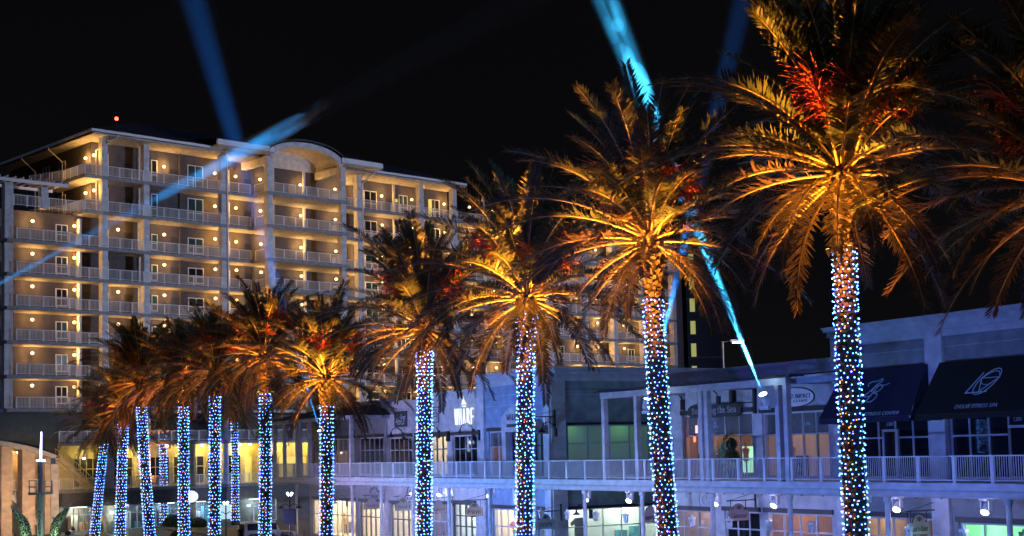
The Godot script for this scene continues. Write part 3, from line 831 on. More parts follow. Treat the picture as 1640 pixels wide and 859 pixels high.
	glazing(s, "window", 1.2, 7.4, DK + 0.9, 8.15, -0.1, 4, [0.5], M.alu, M.glass, 0.08)
	glazing(s, "window", 7.9, 11.0, DK + 0.9, 8.15, -0.1, 2, [0.5], M.alu, M.glass, 0.08)
	bx(s, "window_head", M.dark_trim, 1.1, 11.1, 8.15, 8.3, 0.0, 0.1)
	glazing(s, "shop_window", 0.9, 12.0, 0.1, 3.05, -0.1, 8, [0.62], M.alu, M.glass, 0.08)
	bx(s, "window_head", M.dark_trim, 0.8, 12.1, 3.05, 3.2, 0.0, 0.1)
	for q in [[DK + 0.05, 8.5, M.panel_green, Color(0.55, 1.0, 0.62), 0.16], [0.05, 3.5, M.panel_cool, Color(0.9, 1.0, 0.95), 4.0]]:
		var rb := MB.new()
		rb.quad(Vector3(0.41, q[0], -2.2), Vector3(12.5, q[0], -2.2), Vector3(12.5, q[1], -2.2), Vector3(0.41, q[1], -2.2))
		rb.quad(Vector3(0.41, q[1], -0.45), Vector3(0.41, q[1], -2.2), Vector3(12.5, q[1], -2.2), Vector3(12.5, q[1], -0.45))
		rb.quad(Vector3(0.41, q[0], -2.2), Vector3(0.41, q[0], -0.45), Vector3(12.5, q[0], -0.45), Vector3(12.5, q[0], -2.2))
		rb.quad(Vector3(12.5, q[0], -2.2), Vector3(12.5, q[0], -0.45), Vector3(12.5, q[1], -0.45), Vector3(12.5, q[1], -2.2))
		part(s, "interior", rb, M.interior)
		for x in [2.6, 6.5, 10.0]:
			bx(s, "ceiling_light", q[2], x - 0.5, x + 0.5, q[1] - 0.09, q[1] - 0.03, -1.7, -1.0)
			omni(s, Vector3(x, q[1] - 0.4, -1.3), q[3], q[4], 0.3)
	var gd := MB.new()
	for k in 9: gd.box(1.4 + k * 1.1, 2.0 + k * 1.1, 0.05, 0.9 + (hash(k) % 5) * 0.2, -2.0, -1.5)
	part(s, "display_stand", gd, M.goods_b)
	# a dark shirt and other goods in the lit shop window
	var sh := MB.new(); sh.extrude([Vector2(2.2, 1.3), Vector2(2.8, 1.3), Vector2(2.8, 2.1), Vector2(3.0, 1.95), Vector2(3.1, 2.15), Vector2(2.75, 2.45), Vector2(2.25, 2.45), Vector2(1.9, 2.15), Vector2(2.0, 1.95), Vector2(2.2, 2.1)], -1.1, -1.0)
	part(s, "hanging_shirt", sh, M.goods_c)
	# low shop behind the steel canopy
	var d := shop("canopy_shop", "low shop building behind the white steel canopy", -26.6, -13.1, 10.0, SW, M.shop_white,
		[[-24.6, -19.0, 8.3, 5, "orange", "alu"], [-18.25, -13.6, 8.2, 5, "dim", "alu"]],
		[[-26.2, -22.4, 3.35, 3, "dim"], [-21.4, -18.7, 3.4, 3, "dark"], [-18.2, -13.6, 3.4, 4, "orange"]], M.shop_white)
	cornice(d, -26.6, -13.15, 10.55, SW, M.shop_trim)
	bx(d, "yellow_screen", M.panel_warm, -20.6, -19.4, 6.4, 7.1, SW - 4.2, SW - 4.1)
	bx(d, "yellow_screen", M.panel_warm, -22.1, -21.3, 6.2, 7.1, SW - 4.2, SW - 4.1)
	bx(d, "counter_screen", M.panel_green, -24.6, -23.2, 5.2, 6.6, SW - 3.9, SW - 3.8)
	# tall block with the awnings
	var e := shop("awning_shop", "tall shop block with deep cornice and two fitness awnings", -13.1, 6.0, 11.35, SW, M.shop_grey,
		[[-12.6, -7.5, 7.75, 5, "dark", "alu"], [-6.4, -0.4, 7.75, 6, "dark", "alu"], [0.2, 5.6, 7.75, 6, "dark", "alu"]],
		[[-12.6, -9.0, 3.4, 4, "orange"], [-8.6, -7.2, 3.4, 2, "dim"], [-6.1, 5.0, 3.3, 9, "green", "alu"]], M.shop_grey)
	cornice(e, -12.95, 5.8, 11.9, SW + 0.15, M.shop_trim)
	for x in [-13.1, -7.4, -0.3]: bx(e, "pilaster", M.shop_trim, x, x + 0.95, 0.0, 11.3, SW, SW + 0.16)
	bx(e, "frieze", M.shop_trim, -13.1, 6.0, 11.0, 11.3, SW, SW + 0.1)
	bx(e, "joint", M.shop_trim, -12.1, -7.4, 10.55, 10.57, SW, SW + 0.01)
	bx(e, "joint", M.shop_trim, -6.4, -0.3, 10.55, 10.57, SW, SW + 0.01)
	for q in [[-10.3, 0.95], [-3.4, 1.0]]:
		glazing(e, "door", q[0], q[0] + q[1], DK + 0.07, 7.2, SW - 0.06, 1, [], M.alu, M.glass_dark, 0.11, 0.1)
	text(e, "unit_number", "L201", Vector3(-9.8, 7.42, SW - 0.08), 0.14, M.letter_pale, 0.0)
	text(e, "unit_number", "L204", Vector3(-2.9, 7.42, SW - 0.08), 0.14, M.letter_pale, 0.0)
	text(d, "unit_number", "L195", Vector3(-15.1, 7.6, SW - 0.08), 0.14, M.letter_pale, 0.0)

func build_deck() -> void:
	var t := thing("walkway_deck", "long white upper walkway with rail and slim round columns along the shops", "walkway", R, Vector3(-36, 0, -1.5))
	bx(t, "deck_slab", M.shop_trim, -77.0, 6.0, DK - 0.2, DK, SW, 0.0)
	bx(t, "deck_slab", M.shop_trim, -37.8, -26.7, DK - 0.2, DK - 0.003, SW - 12, SW - 0.002)
	bx(t, "edge_beam", M.shop_trim, -77.0, 6.0, DK - 0.26, DK + 0.02, 0.002, 0.1)
	var gut := MB.new()
	gut.tube([Vector3(-77.0, DK - 0.4, -0.02), Vector3(6.0, DK - 0.4, -0.02)], [0.17, 0.17], 12)
	part(t, "edge_pipe", gut, M.shop_trim)
	bx(t, "soffit", M.shop_white, -77.0, 6.0, DK - 0.56, DK - 0.5, SW, -0.12)
	var xs := [-0.83, -6.98, -12.9, -18.4, -24.16, -29.55, -34.9, -40.14, -45.47, -50.73, -55.7, -60.8, -66.3, -71.8, 5.0]
	for x in xs:
		var b := MB.new()
		b.lathe([Vector2(0.15, 0), Vector2(0.15, 0.25), Vector2(0.11, 0.3), Vector2(0.11, 4.2), Vector2(0.16, 4.25), Vector2(0.16, 4.44)], 14)
		put(t, "column", b.mesh() if not cache.has("dcol") else cache.dcol, M.shop_trim, Transform3D(Basis(), Vector3(x, 0, -0.12)))
	var x := 6.0
	while x > -76.8:
		var l := minf(1.86, x + 76.9)
		railing(t, Vector3(x - l, DK, -0.06), Vector3(x, DK, -0.06), 1.07, 0.105, 1.86, M.rail, 0.022)
		x -= l
	var lw := MB.new()
	for k in 60: lw.box(-76.0 + k * 1.35, -75.93 + k * 1.35, DK - 0.63, DK - 0.56, -0.5, -0.44)
	var o := part(t, "soffit_fittings", lw, M.dark_trim)
	o.set_meta("kind", "stuff")

func build_canopies() -> void:
	var t := thing("steel_canopy", "white steel canopy frame with paired posts and dark ribbed roof", "canopy", R, Vector3(-19, DK, -1))
	for x in [-27.45, -24.45, -19.05, -18.6, -13.45, -12.9]:
		bx(t, "post", M.shop_trim, x - 0.13, x + 0.13, DK, 9.35, -0.3, -0.04)
	for q in [[-27.6, -18.75], [-18.75, -12.75]]: bx(t, "front_beam", M.shop_trim, q[0], q[1] - 0.004, 9.3, 9.62, -0.34, 0.0)
	for x in [-27.45, -24.45, -18.85, -13.2]: bx(t, "side_beam", M.shop_trim, x - 0.1, x + 0.1, 9.36, 9.6, SW if x > -26.5 else SW - 5, -0.342)
	bx(t, "wing_beam", M.shop_blue, -12.75, -10.0, 9.32, 9.6, -0.9, -0.6)
	var b := MB.new()
	var k := -27.8
	while k < -12.6:
		b.hexa([Vector3(k, 9.64, 0.25), Vector3(k + 0.36, 9.64, 0.25), Vector3(k + 0.36, 9.7, 0.25), Vector3(k, 9.7, 0.25), Vector3(k, 9.9, SW), Vector3(k + 0.36, 9.9, SW), Vector3(k + 0.36, 9.96, SW), Vector3(k, 9.96, SW)])
		b.box(k + 0.36, k + 0.4, 9.64, 9.74, -0.6, 0.26)
		k += 0.4
	part(t, "ribbed_roof", b, M.roof)
	for x in [-22.3, -21.2, -15.0]:
		pass
	# hipped porch
	var p := thing("hipped_porch", "hipped dark standing-seam porch roof on thin white posts at the walkway end", "canopy", R, Vector3(-69, DK, -1.5))
	for x in [-76.6, -74.4, -71.6, -70.9, -69.0, -60.9]:
		bx(p, "post", M.shop_trim, x - 0.12, x + 0.12, DK, 9.32, -0.3, -0.05)
	bx(p, "front_beam", M.shop_trim, -77.2, -60.7, 9.3, 9.55, -0.34, 0.0)
	bx(p, "side_beam", M.shop_trim, -60.95, -60.7, 9.3, 9.548, SW, -0.342)
	var r := MB.new()
	var e0 := Vector3(-77.6, 9.56, 0.3); var e1 := Vector3(-60.4, 9.56, 0.3); var e2 := Vector3(-60.4, 9.56, SW - 0.1); var e3 := Vector3(-77.6, 9.56, SW - 0.1)
	var r0 := Vector3(-73.5, 10.45, SW - 0.1); var r1 := Vector3(-62.6, 10.45, SW - 0.1)
	r.quad(e0, e1, r1, r0); r.tri(e1, e2, r1); r.tri(e3, e0, r0); r.quad(e0, e3, e2, e1)
	part(p, "roof", r, M.roof)
	var sm := MB.new()
	for i in 30:
		var f := (i + 0.5) / 30.0
		var a := e0.lerp(e1, f)
		var c := Vector3(a.x, 0, SW - 0.1)
		var up := minf(1.0, minf((a.x + 77.6) / 4.1, (-60.4 - a.x) / 2.2))
		c = Vector3(a.x, 9.56 + 0.89 * up, lerpf(0.3, SW - 0.1, up))
		sm.bar(a + Vector3(0, 0.02, 0), c + Vector3(0, 0.02, 0), 0.03, 0.06)
	part(p, "seams", sm, M.roof)
	# awnings
	for q in [[-12.3, -7.25, -6.9, "awning_navy", "navy fabric awning with pale script monogram"], [-6.57, 0.4, 0.4, "awning_black", "black fabric awning with pale geometric emblem and lettering"]]:
		var w := thing("awning", q[4], "awning", R, Vector3((q[0] + q[1]) / 2, 7.6, SW + 0.2))
		var zt := SW + 0.17; var zf := SW + 1.75
		var m: Material = M[q[3]]
		var f := MB.new()
		f.hexa([Vector3(q[0], 7.72, zf - 0.03), Vector3(q[2], 7.72, zf - 0.03), Vector3(q[1], 9.86, zt), Vector3(q[0], 9.86, zt), Vector3(q[0], 7.72, zf), Vector3(q[2], 7.72, zf), Vector3(q[1], 9.9, zt), Vector3(q[0], 9.9, zt)])
		part(w, "cover", f, m)
		var v := MB.new(); v.box(q[0], q[2], 7.5, 7.715, zf - 0.02, zf)
		part(w, "valance", v, m)
		for x in [[q[0], q[0]], [q[1], q[2]]]:
			var ch := MB.new()
			ch.tri(Vector3(x[0], 9.86, zt), Vector3(x[1], 7.5, zf - 0.01), Vector3(x[0], 7.5, zt)); ch.tri(Vector3(x[0] + 0.015, 9.86, zt), Vector3(x[0] + 0.015, 7.5, zt), Vector3(x[1] + 0.015, 7.5, zf - 0.01))
			part(w, "cheek", ch, m)
		var fr := MB.new()
		fr.bar(Vector3(q[0], 7.72, zf - 0.05), Vector3(q[2], 7.72, zf - 0.05), 0.03, 0.03)
		part(w, "frame", fr, M.alu)
		var slope := atan2(zf - zt, 9.88 - 7.72)
		var bs := Basis(Vector3.RIGHT, -slope)
		if q[3] == "awning_navy":
			bs = bs.scaled(Vector3.ONE * 0.84)
			var at := Vector3(-9.75, 8.85, lerpf(zf, zt, (8.85 - 7.72) / 2.17) + 0.03)
			var L := MB.new()
			ribbon(L, curve2([Vector2(-0.42, 0.33), Vector2(-0.5, 0.5), Vector2(-0.3, 0.62), Vector2(0.1, 0.66), Vector2(0.34, 0.78), Vector2(0.4, 0.62), Vector2(0.15, 0.42), Vector2(-0.15, 0.0), Vector2(-0.5, -0.3), Vector2(-0.85, -0.32), Vector2(-0.88, -0.22), Vector2(-0.6, -0.2), Vector2(-0.3, -0.34), Vector2(-0.02, -0.3)]), 0.065, bs, at)
			part(w, "monogram", L, M.letter_pale)
			var Bm := MB.new()
			ribbon(Bm, curve2([Vector2(0.28, 0.3), Vector2(0.12, -0.1), Vector2(-0.05, -0.55), Vector2(-0.3, -0.75), Vector2(-0.42, -0.62)]), 0.065, bs, at)
			ribbon(Bm, curve2([Vector2(-0.02, -0.02), Vector2(0.1, 0.28), Vector2(0.45, 0.38), Vector2(0.62, 0.25), Vector2(0.5, 0.02), Vector2(0.15, -0.12), Vector2(0.45, -0.18), Vector2(0.5, -0.42), Vector2(0.3, -0.66), Vector2(0.02, -0.68)]), 0.065, bs, at)
			ribbon(Bm, curve2([Vector2(0.4, 0.36), Vector2(0.7, 0.36), Vector2(1.0, 0.46)]), 0.04, bs, at)
			part(w, "monogram", Bm, M.letter_pale)
			text(w, "lettering", "D FITNESS CENTER", Vector3(-8.68, 7.86, lerpf(zf, zt, 0.065) + 0.02), 0.19, M.letter_pale, 2.7, "Droid Sans", 0.012, bs)
		else:
			bs = bs.scaled(Vector3.ONE * 0.72)
			var at := Vector3(-3.6, 8.9, lerpf(zf, zt, (8.92 - 7.72) / 2.17) + 0.03)
			var G := MB.new()
			ribbon(G, [Vector2(-0.38, 0.72), Vector2(-1.05, -0.66), Vector2(0.42, -0.62)], 0.06, bs, at)
			ribbon(G, [Vector2(-0.32, 0.3), Vector2(-0.12, -0.6)], 0.05, bs, at)
			ribbon(G, [Vector2(-0.3, 0.33), Vector2(0.92, 0.34), Vector2(-0.15, -0.62)], 0.05, bs, at)
			var el := []
			for k2 in 33:
				var an := TAU * k2 / 32.0
				el.append(Vector2(cos(an) * 1.0, sin(an) * 0.55).rotated(0.95) + Vector2(0.15, 0.08))
			ribbon(G, el, 0.055, bs, at)
			ribbon(G, curve2([Vector2(-0.22, 0.02), Vector2(0.0, -0.12), Vector2(0.35, -0.12), Vector2(0.62, 0.12)]), 0.045, bs, at)
			ribbon(G, curve2([Vector2(-0.3, 0.36), Vector2(0.2, 0.72), Vector2(0.66, 0.74), Vector2(0.9, 0.36)]), 0.045, bs, at)
			part(w, "emblem", G, M.letter_pale)
			text(w, "lettering", "EVOLVE FITNESS SPA", Vector3(-3.5, 7.98, lerpf(zf, zt, 0.12) + 0.02), 0.24, M.letter_pale, 2.95, "Droid Sans", 0.012, bs)

# ---------------------------------------------------------------- signs
func blade_sign(label: String, x: float, y: float, m: Material, words: Array, w := 1.15, dropz := -2.1, logo := true) -> void:   # hangs from an iron bracket on the shop wall, facing along the walk
	var t := thing("hanging_sign", label, "sign", R, Vector3(x, y, dropz), "")
	t.set_meta("o", Vector3.ZERO)
	t.rotation = Vector3(0, R.basis.get_euler().y + PI / 2, 0)   # boards hang square to the wall
	var h := w * 0.42
	var poly := [Vector2(-w / 2, -h / 2), Vector2(w / 2, -h / 2), Vector2(w / 2, h / 2), Vector2(w * 0.3, h / 2)]
	for k in 9:
		var a := lerpf(0.0, PI, (k + 0.5) / 9.0)
		poly.append(Vector2(cos(a) * w * 0.29, h / 2 + sin(a) * w * 0.28))
	poly.append(Vector2(-w * 0.3, h / 2)); poly.append(Vector2(-w / 2, h / 2))
	var b := MB.new(); b.extrude(poly, -0.04, 0.04)
	part(t, "board", b, m)
	var big := []
	for p in poly: big.append(p * 1.05 + Vector2(0, -0.01))
	var e := MB.new(); e.extrude(big, -0.03, 0.03)
	part(t, "board_edge", e, M.dark_trim)
	var br := MB.new()
	br.bar(Vector3(-w * 0.62, h / 2 + w * 0.42, 0), Vector3(w * 0.95, h / 2 + w * 0.42, 0), 0.05, 0.05)
	br.bar(Vector3(w * 0.95, h / 2 - 0.1, 0), Vector3(w * 0.95, h / 2 + w * 0.75, 0), 0.09, 0.09)
	br.bar(Vector3(-w * 0.4, h / 2, 0), Vector3(-w * 0.4, h / 2 + w * 0.42, 0), 0.03, 0.03)
	br.bar(Vector3(w * 0.4, h / 2, 0), Vector3(w * 0.4, h / 2 + w * 0.42, 0), 0.03, 0.03)
	br.bar(Vector3(-w * 0.55, h / 2 + w * 0.42, 0), Vector3(w * 0.93, h / 2 + w * 0.72, 0), 0.02, 0.02)
	part(t, "bracket", br, M.black_iron)
	for i in words.size():
		text(t, "lettering", words[i], Vector3(0, (0.0 if words.size() == 1 else 0.13 - i * 0.26) * h - 0.02, 0.045), h * (0.42 if words.size() == 1 else 0.3), M.letter_dark, w * 0.82, "Droid Serif", 0.012, Basis(), 0.2)
	if logo:
		var l := MB.new()
		for k in 7:
			var a := lerpf(0.3, PI - 0.3, k / 6.0)
			l.extrude([Vector2(0, h * 0.6), Vector2(cos(a) * w * 0.2 - 0.03, h * 0.62 + sin(a) * w * 0.17), Vector2(cos(a) * w * 0.2 + 0.03, h * 0.62 + sin(a) * w * 0.17)], 0.045, 0.055)
		part(t, "emblem", l, M.letter_dark)

func build_signs() -> void:
	# glowing harbour sign
	var t := thing("backlit_sign", "glowing white letters reading WHARF under a small sail emblem on the white shop", "sign", R, Vector3(-48.75, 9.2, SW))
	text(t, "sign_letters", "THE", Vector3(-48.75, 9.72, SW + 0.1), 0.09, M.sign_glow, 0.5, "Droid Serif", 0.05)
	for i in 5:
		var ch := "WHARF"[i]
		text(t, "sign_letter", ch, Vector3(-49.85 + i * 0.56, 9.0, SW + 0.12), 1.05, M.sign_glow, 0.36 if i > 0 else 0.5, "Droid Sans", 0.06)
	var e := MB.new()
	e.extrude(curve2([Vector2(-49.0, 9.85), Vector2(-48.95, 10.05), Vector2(-48.8, 10.2), Vector2(-48.72, 10.45), Vector2(-48.7, 10.2), Vector2(-48.6, 10.05), Vector2(-48.45, 9.95), Vector2(-48.5, 9.85)], 3), SW + 0.1, SW + 0.15)
	part(t, "sign_emblem", e, M.sign_glow)
	omni(t, Vector3(-48.75, 9.4, SW + 0.95), Color(0.8, 0.9, 1.0), 0.22, 0.1)
	# dark board with pale script
	t = thing("script_board", "square dark board with pale script name on the white shop wall", "sign", R, Vector3(-58.6, 9.1, SW))
	bx(t, "board", M.sign_slate, -59.75, -57.65, 8.6, 9.75, SW + 0.004, SW + 0.07)
	text(t, "lettering", "Zoley", Vector3(-58.65, 9.2, SW + 0.075), 0.55, M.letter_pale, 1.5, "Droid Serif", 0.02, Basis(), 0.35)
	text(t, "lettering", "HOME & GIFTS", Vector3(-58.65, 8.83, SW + 0.075), 0.1, M.letter_pale, 1.2, "Droid Sans", 0.02)
	# outlined board half hidden by the trunk
	t = thing("outlined_board", "pale board in a thin dark outline ending in the letters DES", "sign", R, Vector3(-53.7, 9.3, SW))
	bx(t, "board", M.shop_white, -55.3, -52.6, 8.75, 9.85, SW + 0.004, SW + 0.05)
	var ol := MB.new()
	for q in [[-55.3, -52.6, 8.75, 8.8], [-55.3, -52.6, 9.8, 9.85], [-55.3, -55.25, 8.8, 9.8], [-52.65, -52.6, 8.8, 9.8]]: ol.box(q[0], q[1], q[2], q[3], SW + 0.052, SW + 0.08)
	part(t, "outline", ol, M.dark_trim)
	text(t, "lettering", "SHADES", Vector3(-53.95, 9.4, SW + 0.055), 0.5, M.letter_dark, 2.3, "Droid Sans", 0.02)
	# oval board
	t = thing("oval_board", "white oval board with dark rim reading WORLD IMPACT REAL ESTATE", "sign", R, Vector3(-15.6, 8.85, SW))
	var ov := []; var ov2 := []
	for k in 32:
		var a := TAU * k / 32.0
		ov.append(Vector2(-15.75 + cos(a) * 1.3, 8.86 + sin(a) * 0.44)); ov2.append(Vector2(-15.75 + cos(a) * 1.34, 8.86 + sin(a) * 0.48))
	var ob := MB.new(); ob.extrude(ov2, SW + 0.004, SW + 0.05); part(t, "rim", ob, M.dark_trim)
	var oi := MB.new(); oi.extrude(ov, SW + 0.01, SW + 0.07); part(t, "board", oi, M.sign_white)
	text(t, "lettering", "WORLD IMPACT", Vector3(-15.75, 8.9, SW + 0.075), 0.2, M.letter_dark, 2.25, "Droid Sans", 0.02)
	text(t, "lettering", "REAL ESTATE", Vector3(-15.75, 8.68, SW + 0.075), 0.11, M.letter_dark, 1.8, "Droid Sans Mono", 0.02)
	# long dark board under the canopy
	t = thing("name_board", "long rounded dark board with carved letters under the steel canopy", "sign", R, Vector3(-21.7, 8.4, SW))
	var nb := MB.new(); nb.extrude([Vector2(-23.9, 8.3), Vector2(-23.6, 8.12), Vector2(-19.9, 8.12), Vector2(-19.6, 8.3), Vector2(-19.6, 8.62), Vector2(-19.9, 8.78), Vector2(-23.6, 8.78), Vector2(-23.9, 8.62)], SW + 0.12, SW + 0.2)
	part(t, "board", nb, M.sign_slate)
	text(t, "lettering", "Surviving the Sea", Vector3(-21.75, 8.46, SW + 0.205), 0.3, M.alu, 3.6, "Droid Serif", 0.02)
	# red lit window sign
	t = thing("window_sign", "small bright pink and red lit sign hanging in the shop window", "sign", R, Vector3(-23.6, 7.3, SW - 0.3))
	bx(t, "lit_face", M.red_sign, -23.95, -23.05, 7.35, 7.75, SW - 0.36, SW - 0.3)
	bx(t, "red_edge_light", M.red_light, -24.2, -24.08, 6.9, 8.0, SW - 0.4, SW - 0.34)
	omni(t, Vector3(-23.5, 7.5, SW - 0.22), Color(1.0, 0.3, 0.3), 0.25, 0.1)
	# ground-floor lettering and banners
	t = thing("wall_lettering", "brown raised lettering above the far lit shop window", "sign", R, Vector3(-70.0, 3.8, SW))
	text(t, "letters", "hipology", Vector3(-69.6, 3.75, SW + 0.02), 0.62, M.sign_mauve, 3.6, "Droid Sans", 0.04)
	text(t, "letters", "THE BODY AND SPA CO", Vector3(-69.3, 3.22, SW + 0.02), 0.13, M.sign_mauve, 3.4, "Droid Sans", 0.03)
	t = thing("wall_lettering", "arched dark emblem lettering over the lit half-curtained window", "sign", R, Vector3(-63.5, 3.9, SW))
	for i in 9:
		var a := lerpf(2.5, 0.64, i / 8.0)
		text(t, "letters", "FIN & FORK"[i], Vector3(-63.6 + cos(a) * 0.9, 3.35 + sin(a) * 0.75, SW + 0.02), 0.24, M.letter_dark, 0.0, "Droid Serif", 0.03, Basis(Vector3.BACK, a - PI / 2))
	text(t, "letters", "KITCHEN", Vector3(-63.6, 3.42, SW + 0.02), 0.14, M.letter_dark, 1.0, "Droid Sans", 0.03)
	t = thing("wall_lettering", "dark slanted script lettering with small capitals GRILL below", "sign", R, Vector3(-57.5, 3.9, SW))
	text(t, "letters", "A Cullen", Vector3(-56.9, 3.85, SW + 0.02), 0.5, M.letter_dark, 2.3, "Droid Serif", 0.03, Basis(), 0.3)
	text(t, "letters", "GRILL", Vector3(-57.6, 3.4, SW + 0.02), 0.15, M.letter_dark, 0.7, "Droid Sans", 0.03)
	var sw := MB.new(); sw.bar(Vector3(-58.4, 3.2, SW + 0.03), Vector3(-57.6, 4.3, SW + 0.03), 0.06, 0.06); part(t, "flourish", sw, M.letter_dark)
	t = thing("lit_lettering", "bright white lit letters just right of the fourth trunk, under the walkway", "sign", R, Vector3(-51.5, 3.9, SW))
	text(t, "sign_letters", "R-UA", Vector3(-51.7, 3.95, SW + 0.04), 0.5, M.sign_glow, 1.9, "Droid Sans", 0.05)
	omni(t, Vector3(-51.6, 3.95, SW + 0.3), Color(0.9, 0.95, 1.0), 0.25, 0.1)
	t = thing("banner", "white banner with green lizard-like streak and green letters ZIP", "sign", R, Vector3(-41.2, 3.9, SW))
	bx(t, "sheet", M.sign_white, -42.6, -39.9, 3.25, 4.4, SW + 0.01, SW + 0.03)
	text(t, "lettering", "ZIP", Vector3(-40.7, 3.68, SW + 0.035), 0.5, M.green_paint, 1.1, "Droid Sans", 0.01, Basis(), 0.2)
	bx(t, "blue_strip", M.blue_paint, -41.4, -40.0, 4.0, 4.3, SW + 0.032, SW + 0.04)
	var lz := MB.new(); ribbon(lz, curve2([Vector2(-42.4, 4.3), Vector2(-42.1, 4.0), Vector2(-42.0, 3.7), Vector2(-41.6, 3.4)]), 0.16, Basis(), Vector3(0, 0, SW + 0.032), 0.012)
	ribbon(lz, [Vector2(-42.1, 3.9), Vector2(-41.7, 4.1)], 0.1, Basis(), Vector3(0, 0, SW + 0.032), 0.013); part(t, "streak", lz, M.green_paint)
	t = thing("round_emblem", "thin round spiral emblem painted on the wall right of the third palm", "sign", R, Vector3(-22.8, 4.0, SW))
	var sp := MB.new(); var sc := []
	for k in 40:
		var a := k * 0.36; sc.append(Vector2(-22.9 + cos(a) * (0.1 + k * 0.017), 3.95 + sin(a) * (0.1 + k * 0.0135)))
	ribbon(sp, sc, 0.04, Basis(), Vector3(0, 0, SW + 0.01)); part(t, "spiral", sp, M.sign_mauve)
	t = thing("oval_light_sign", "white glowing oval sign on the dark band behind the palm trunks", "sign", T, Vector3(9.0, 2.9, 0.2))
	var oo := []; var o2 := []
	for k in 28:
		var a := TAU * k / 28.0
		oo.append(Vector2(9.0 + cos(a) * 0.85, 2.95 + sin(a) * 0.58)); o2.append(Vector2(9.0 + cos(a) * 0.95, 2.95 + sin(a) * 0.66))
	var oa := MB.new(); oa.extrude(oo, 0.14, 0.3); part(t, "sign_face", oa, M.sign_glow)
	var oc := MB.new(); oc.extrude(o2, 0.104, 0.25); part(t, "rim", oc, M.blue_paint)
	omni(t, Vector3(9.0, 2.9, 0.7), Color(0.85, 0.93, 1.0), 0.8, 0.3)
	# hanging boards
	blade_sign("cream hanging board lettered Sand n Kisses with a dark flower emblem", -7.25, 3.05, M.sign_cream, ["Sand n Kisses"], 1.15)
	blade_sign("mauve hanging board with a round fruit emblem between two lit spotlights", -18.94, 3.27, M.sign_mauve, ["Limone"], 1.15)
	blade_sign("mauve hanging board just left of the second trunk, before the bright white shop window", -26.26, 2.98, M.sign_mauve, ["Boutique"], 1.15, -2.1, false)
	blade_sign("grey green hanging board beside the twin gooseneck lamps", -37.0, 2.27, M.steel_green, ["Chowder", "Shack"], 1.2)
	blade_sign("cream hanging board before the blue-lit window with the orange ball", -45.82, 2.79, M.sign_cream, ["Magnolia", "Cafe"], 1.2)
	blade_sign("mauve hanging board just right of the fourth trunk", -50.86, 2.84, M.sign_mauve, ["Bakery"], 1.2, -2.1, false)
	blade_sign("tan hanging board under the slanted script lettering", -56.3, 2.89, M.sign_cream, ["Pearl"], 1.2)
	blade_sign("dark mauve hanging board below the arched emblem lettering", -61.74, 2.86, M.sign_mauve, ["Tavern"], 1.2, -2.1, false)
	blade_sign("mauve hanging board on the upper walkway before the corner block windows", -37.44, 7.91, M.sign_mauve, ["WHARF"], 1.2, -2.1, false)
	# bracket without board
	var bk := thing("sign_bracket", "empty black iron sign bracket under the steel canopy", "sign bracket", R, Vector3(-19.2, 8.9, SW))
	var bb := MB.new()
	bb.box(-18.75, -18.6, 8.2, 9.4, SW + 0.002, SW + 0.14); bb.bar(Vector3(-18.7, 8.75, SW + 0.1), Vector3(-20.2, 8.75, SW + 1.0), 0.06, 0.06); bb.bar(Vector3(-20.0, 8.72, SW + 0.9), Vector3(-19.9, 8.3, SW + 0.85), 0.03, 0.06)
	part(bk, "arm", bb, M.black_iron)

# ---------------------------------------------------------------- fittings on the shops
func moving_head(t: Node3D, at: Vector3, aim: Vector3, lit: bool) -> void:   # clamp, yoke and tilting lamp head
	var bs := R.basis.inverse()
	var d := (aim).normalized()
	var b := MB.new()
	b.box(at.x - 0.22, at.x + 0.22, at.y + 0.3, at.y + 0.48, at.z - 0.16, at.z + 0.16)
	b.box(at.x - 0.05, at.x + 0.05, at.y + 0.48, at.y + 0.62, at.z - 0.05, at.z + 0.05)
	part(t, "base_box", b, M.fix_white)
	var y := MB.new()
	for s in [-1, 1]: y.box(at.x + s * 0.2 - 0.03, at.x + s * 0.2 + 0.03, at.y - 0.08, at.y + 0.3, at.z - 0.08, at.z + 0.08)
	part(t, "yoke", y, M.fix_white)
	var h := MB.new()
	h.tube([at - d * 0.2, at - d * 0.16, at + d * 0.02, at + d * 0.2], [0.08, 0.13, 0.15, 0.165], 14)
	part(t, "head", h, M.fix_white)
	if lit:
		var l := MB.new()
		l.tube([at + d * 0.203, at + d * 0.225], [0.15, 0.14], 14)
		part(t, "lens_lamp", l, M.head_lens)

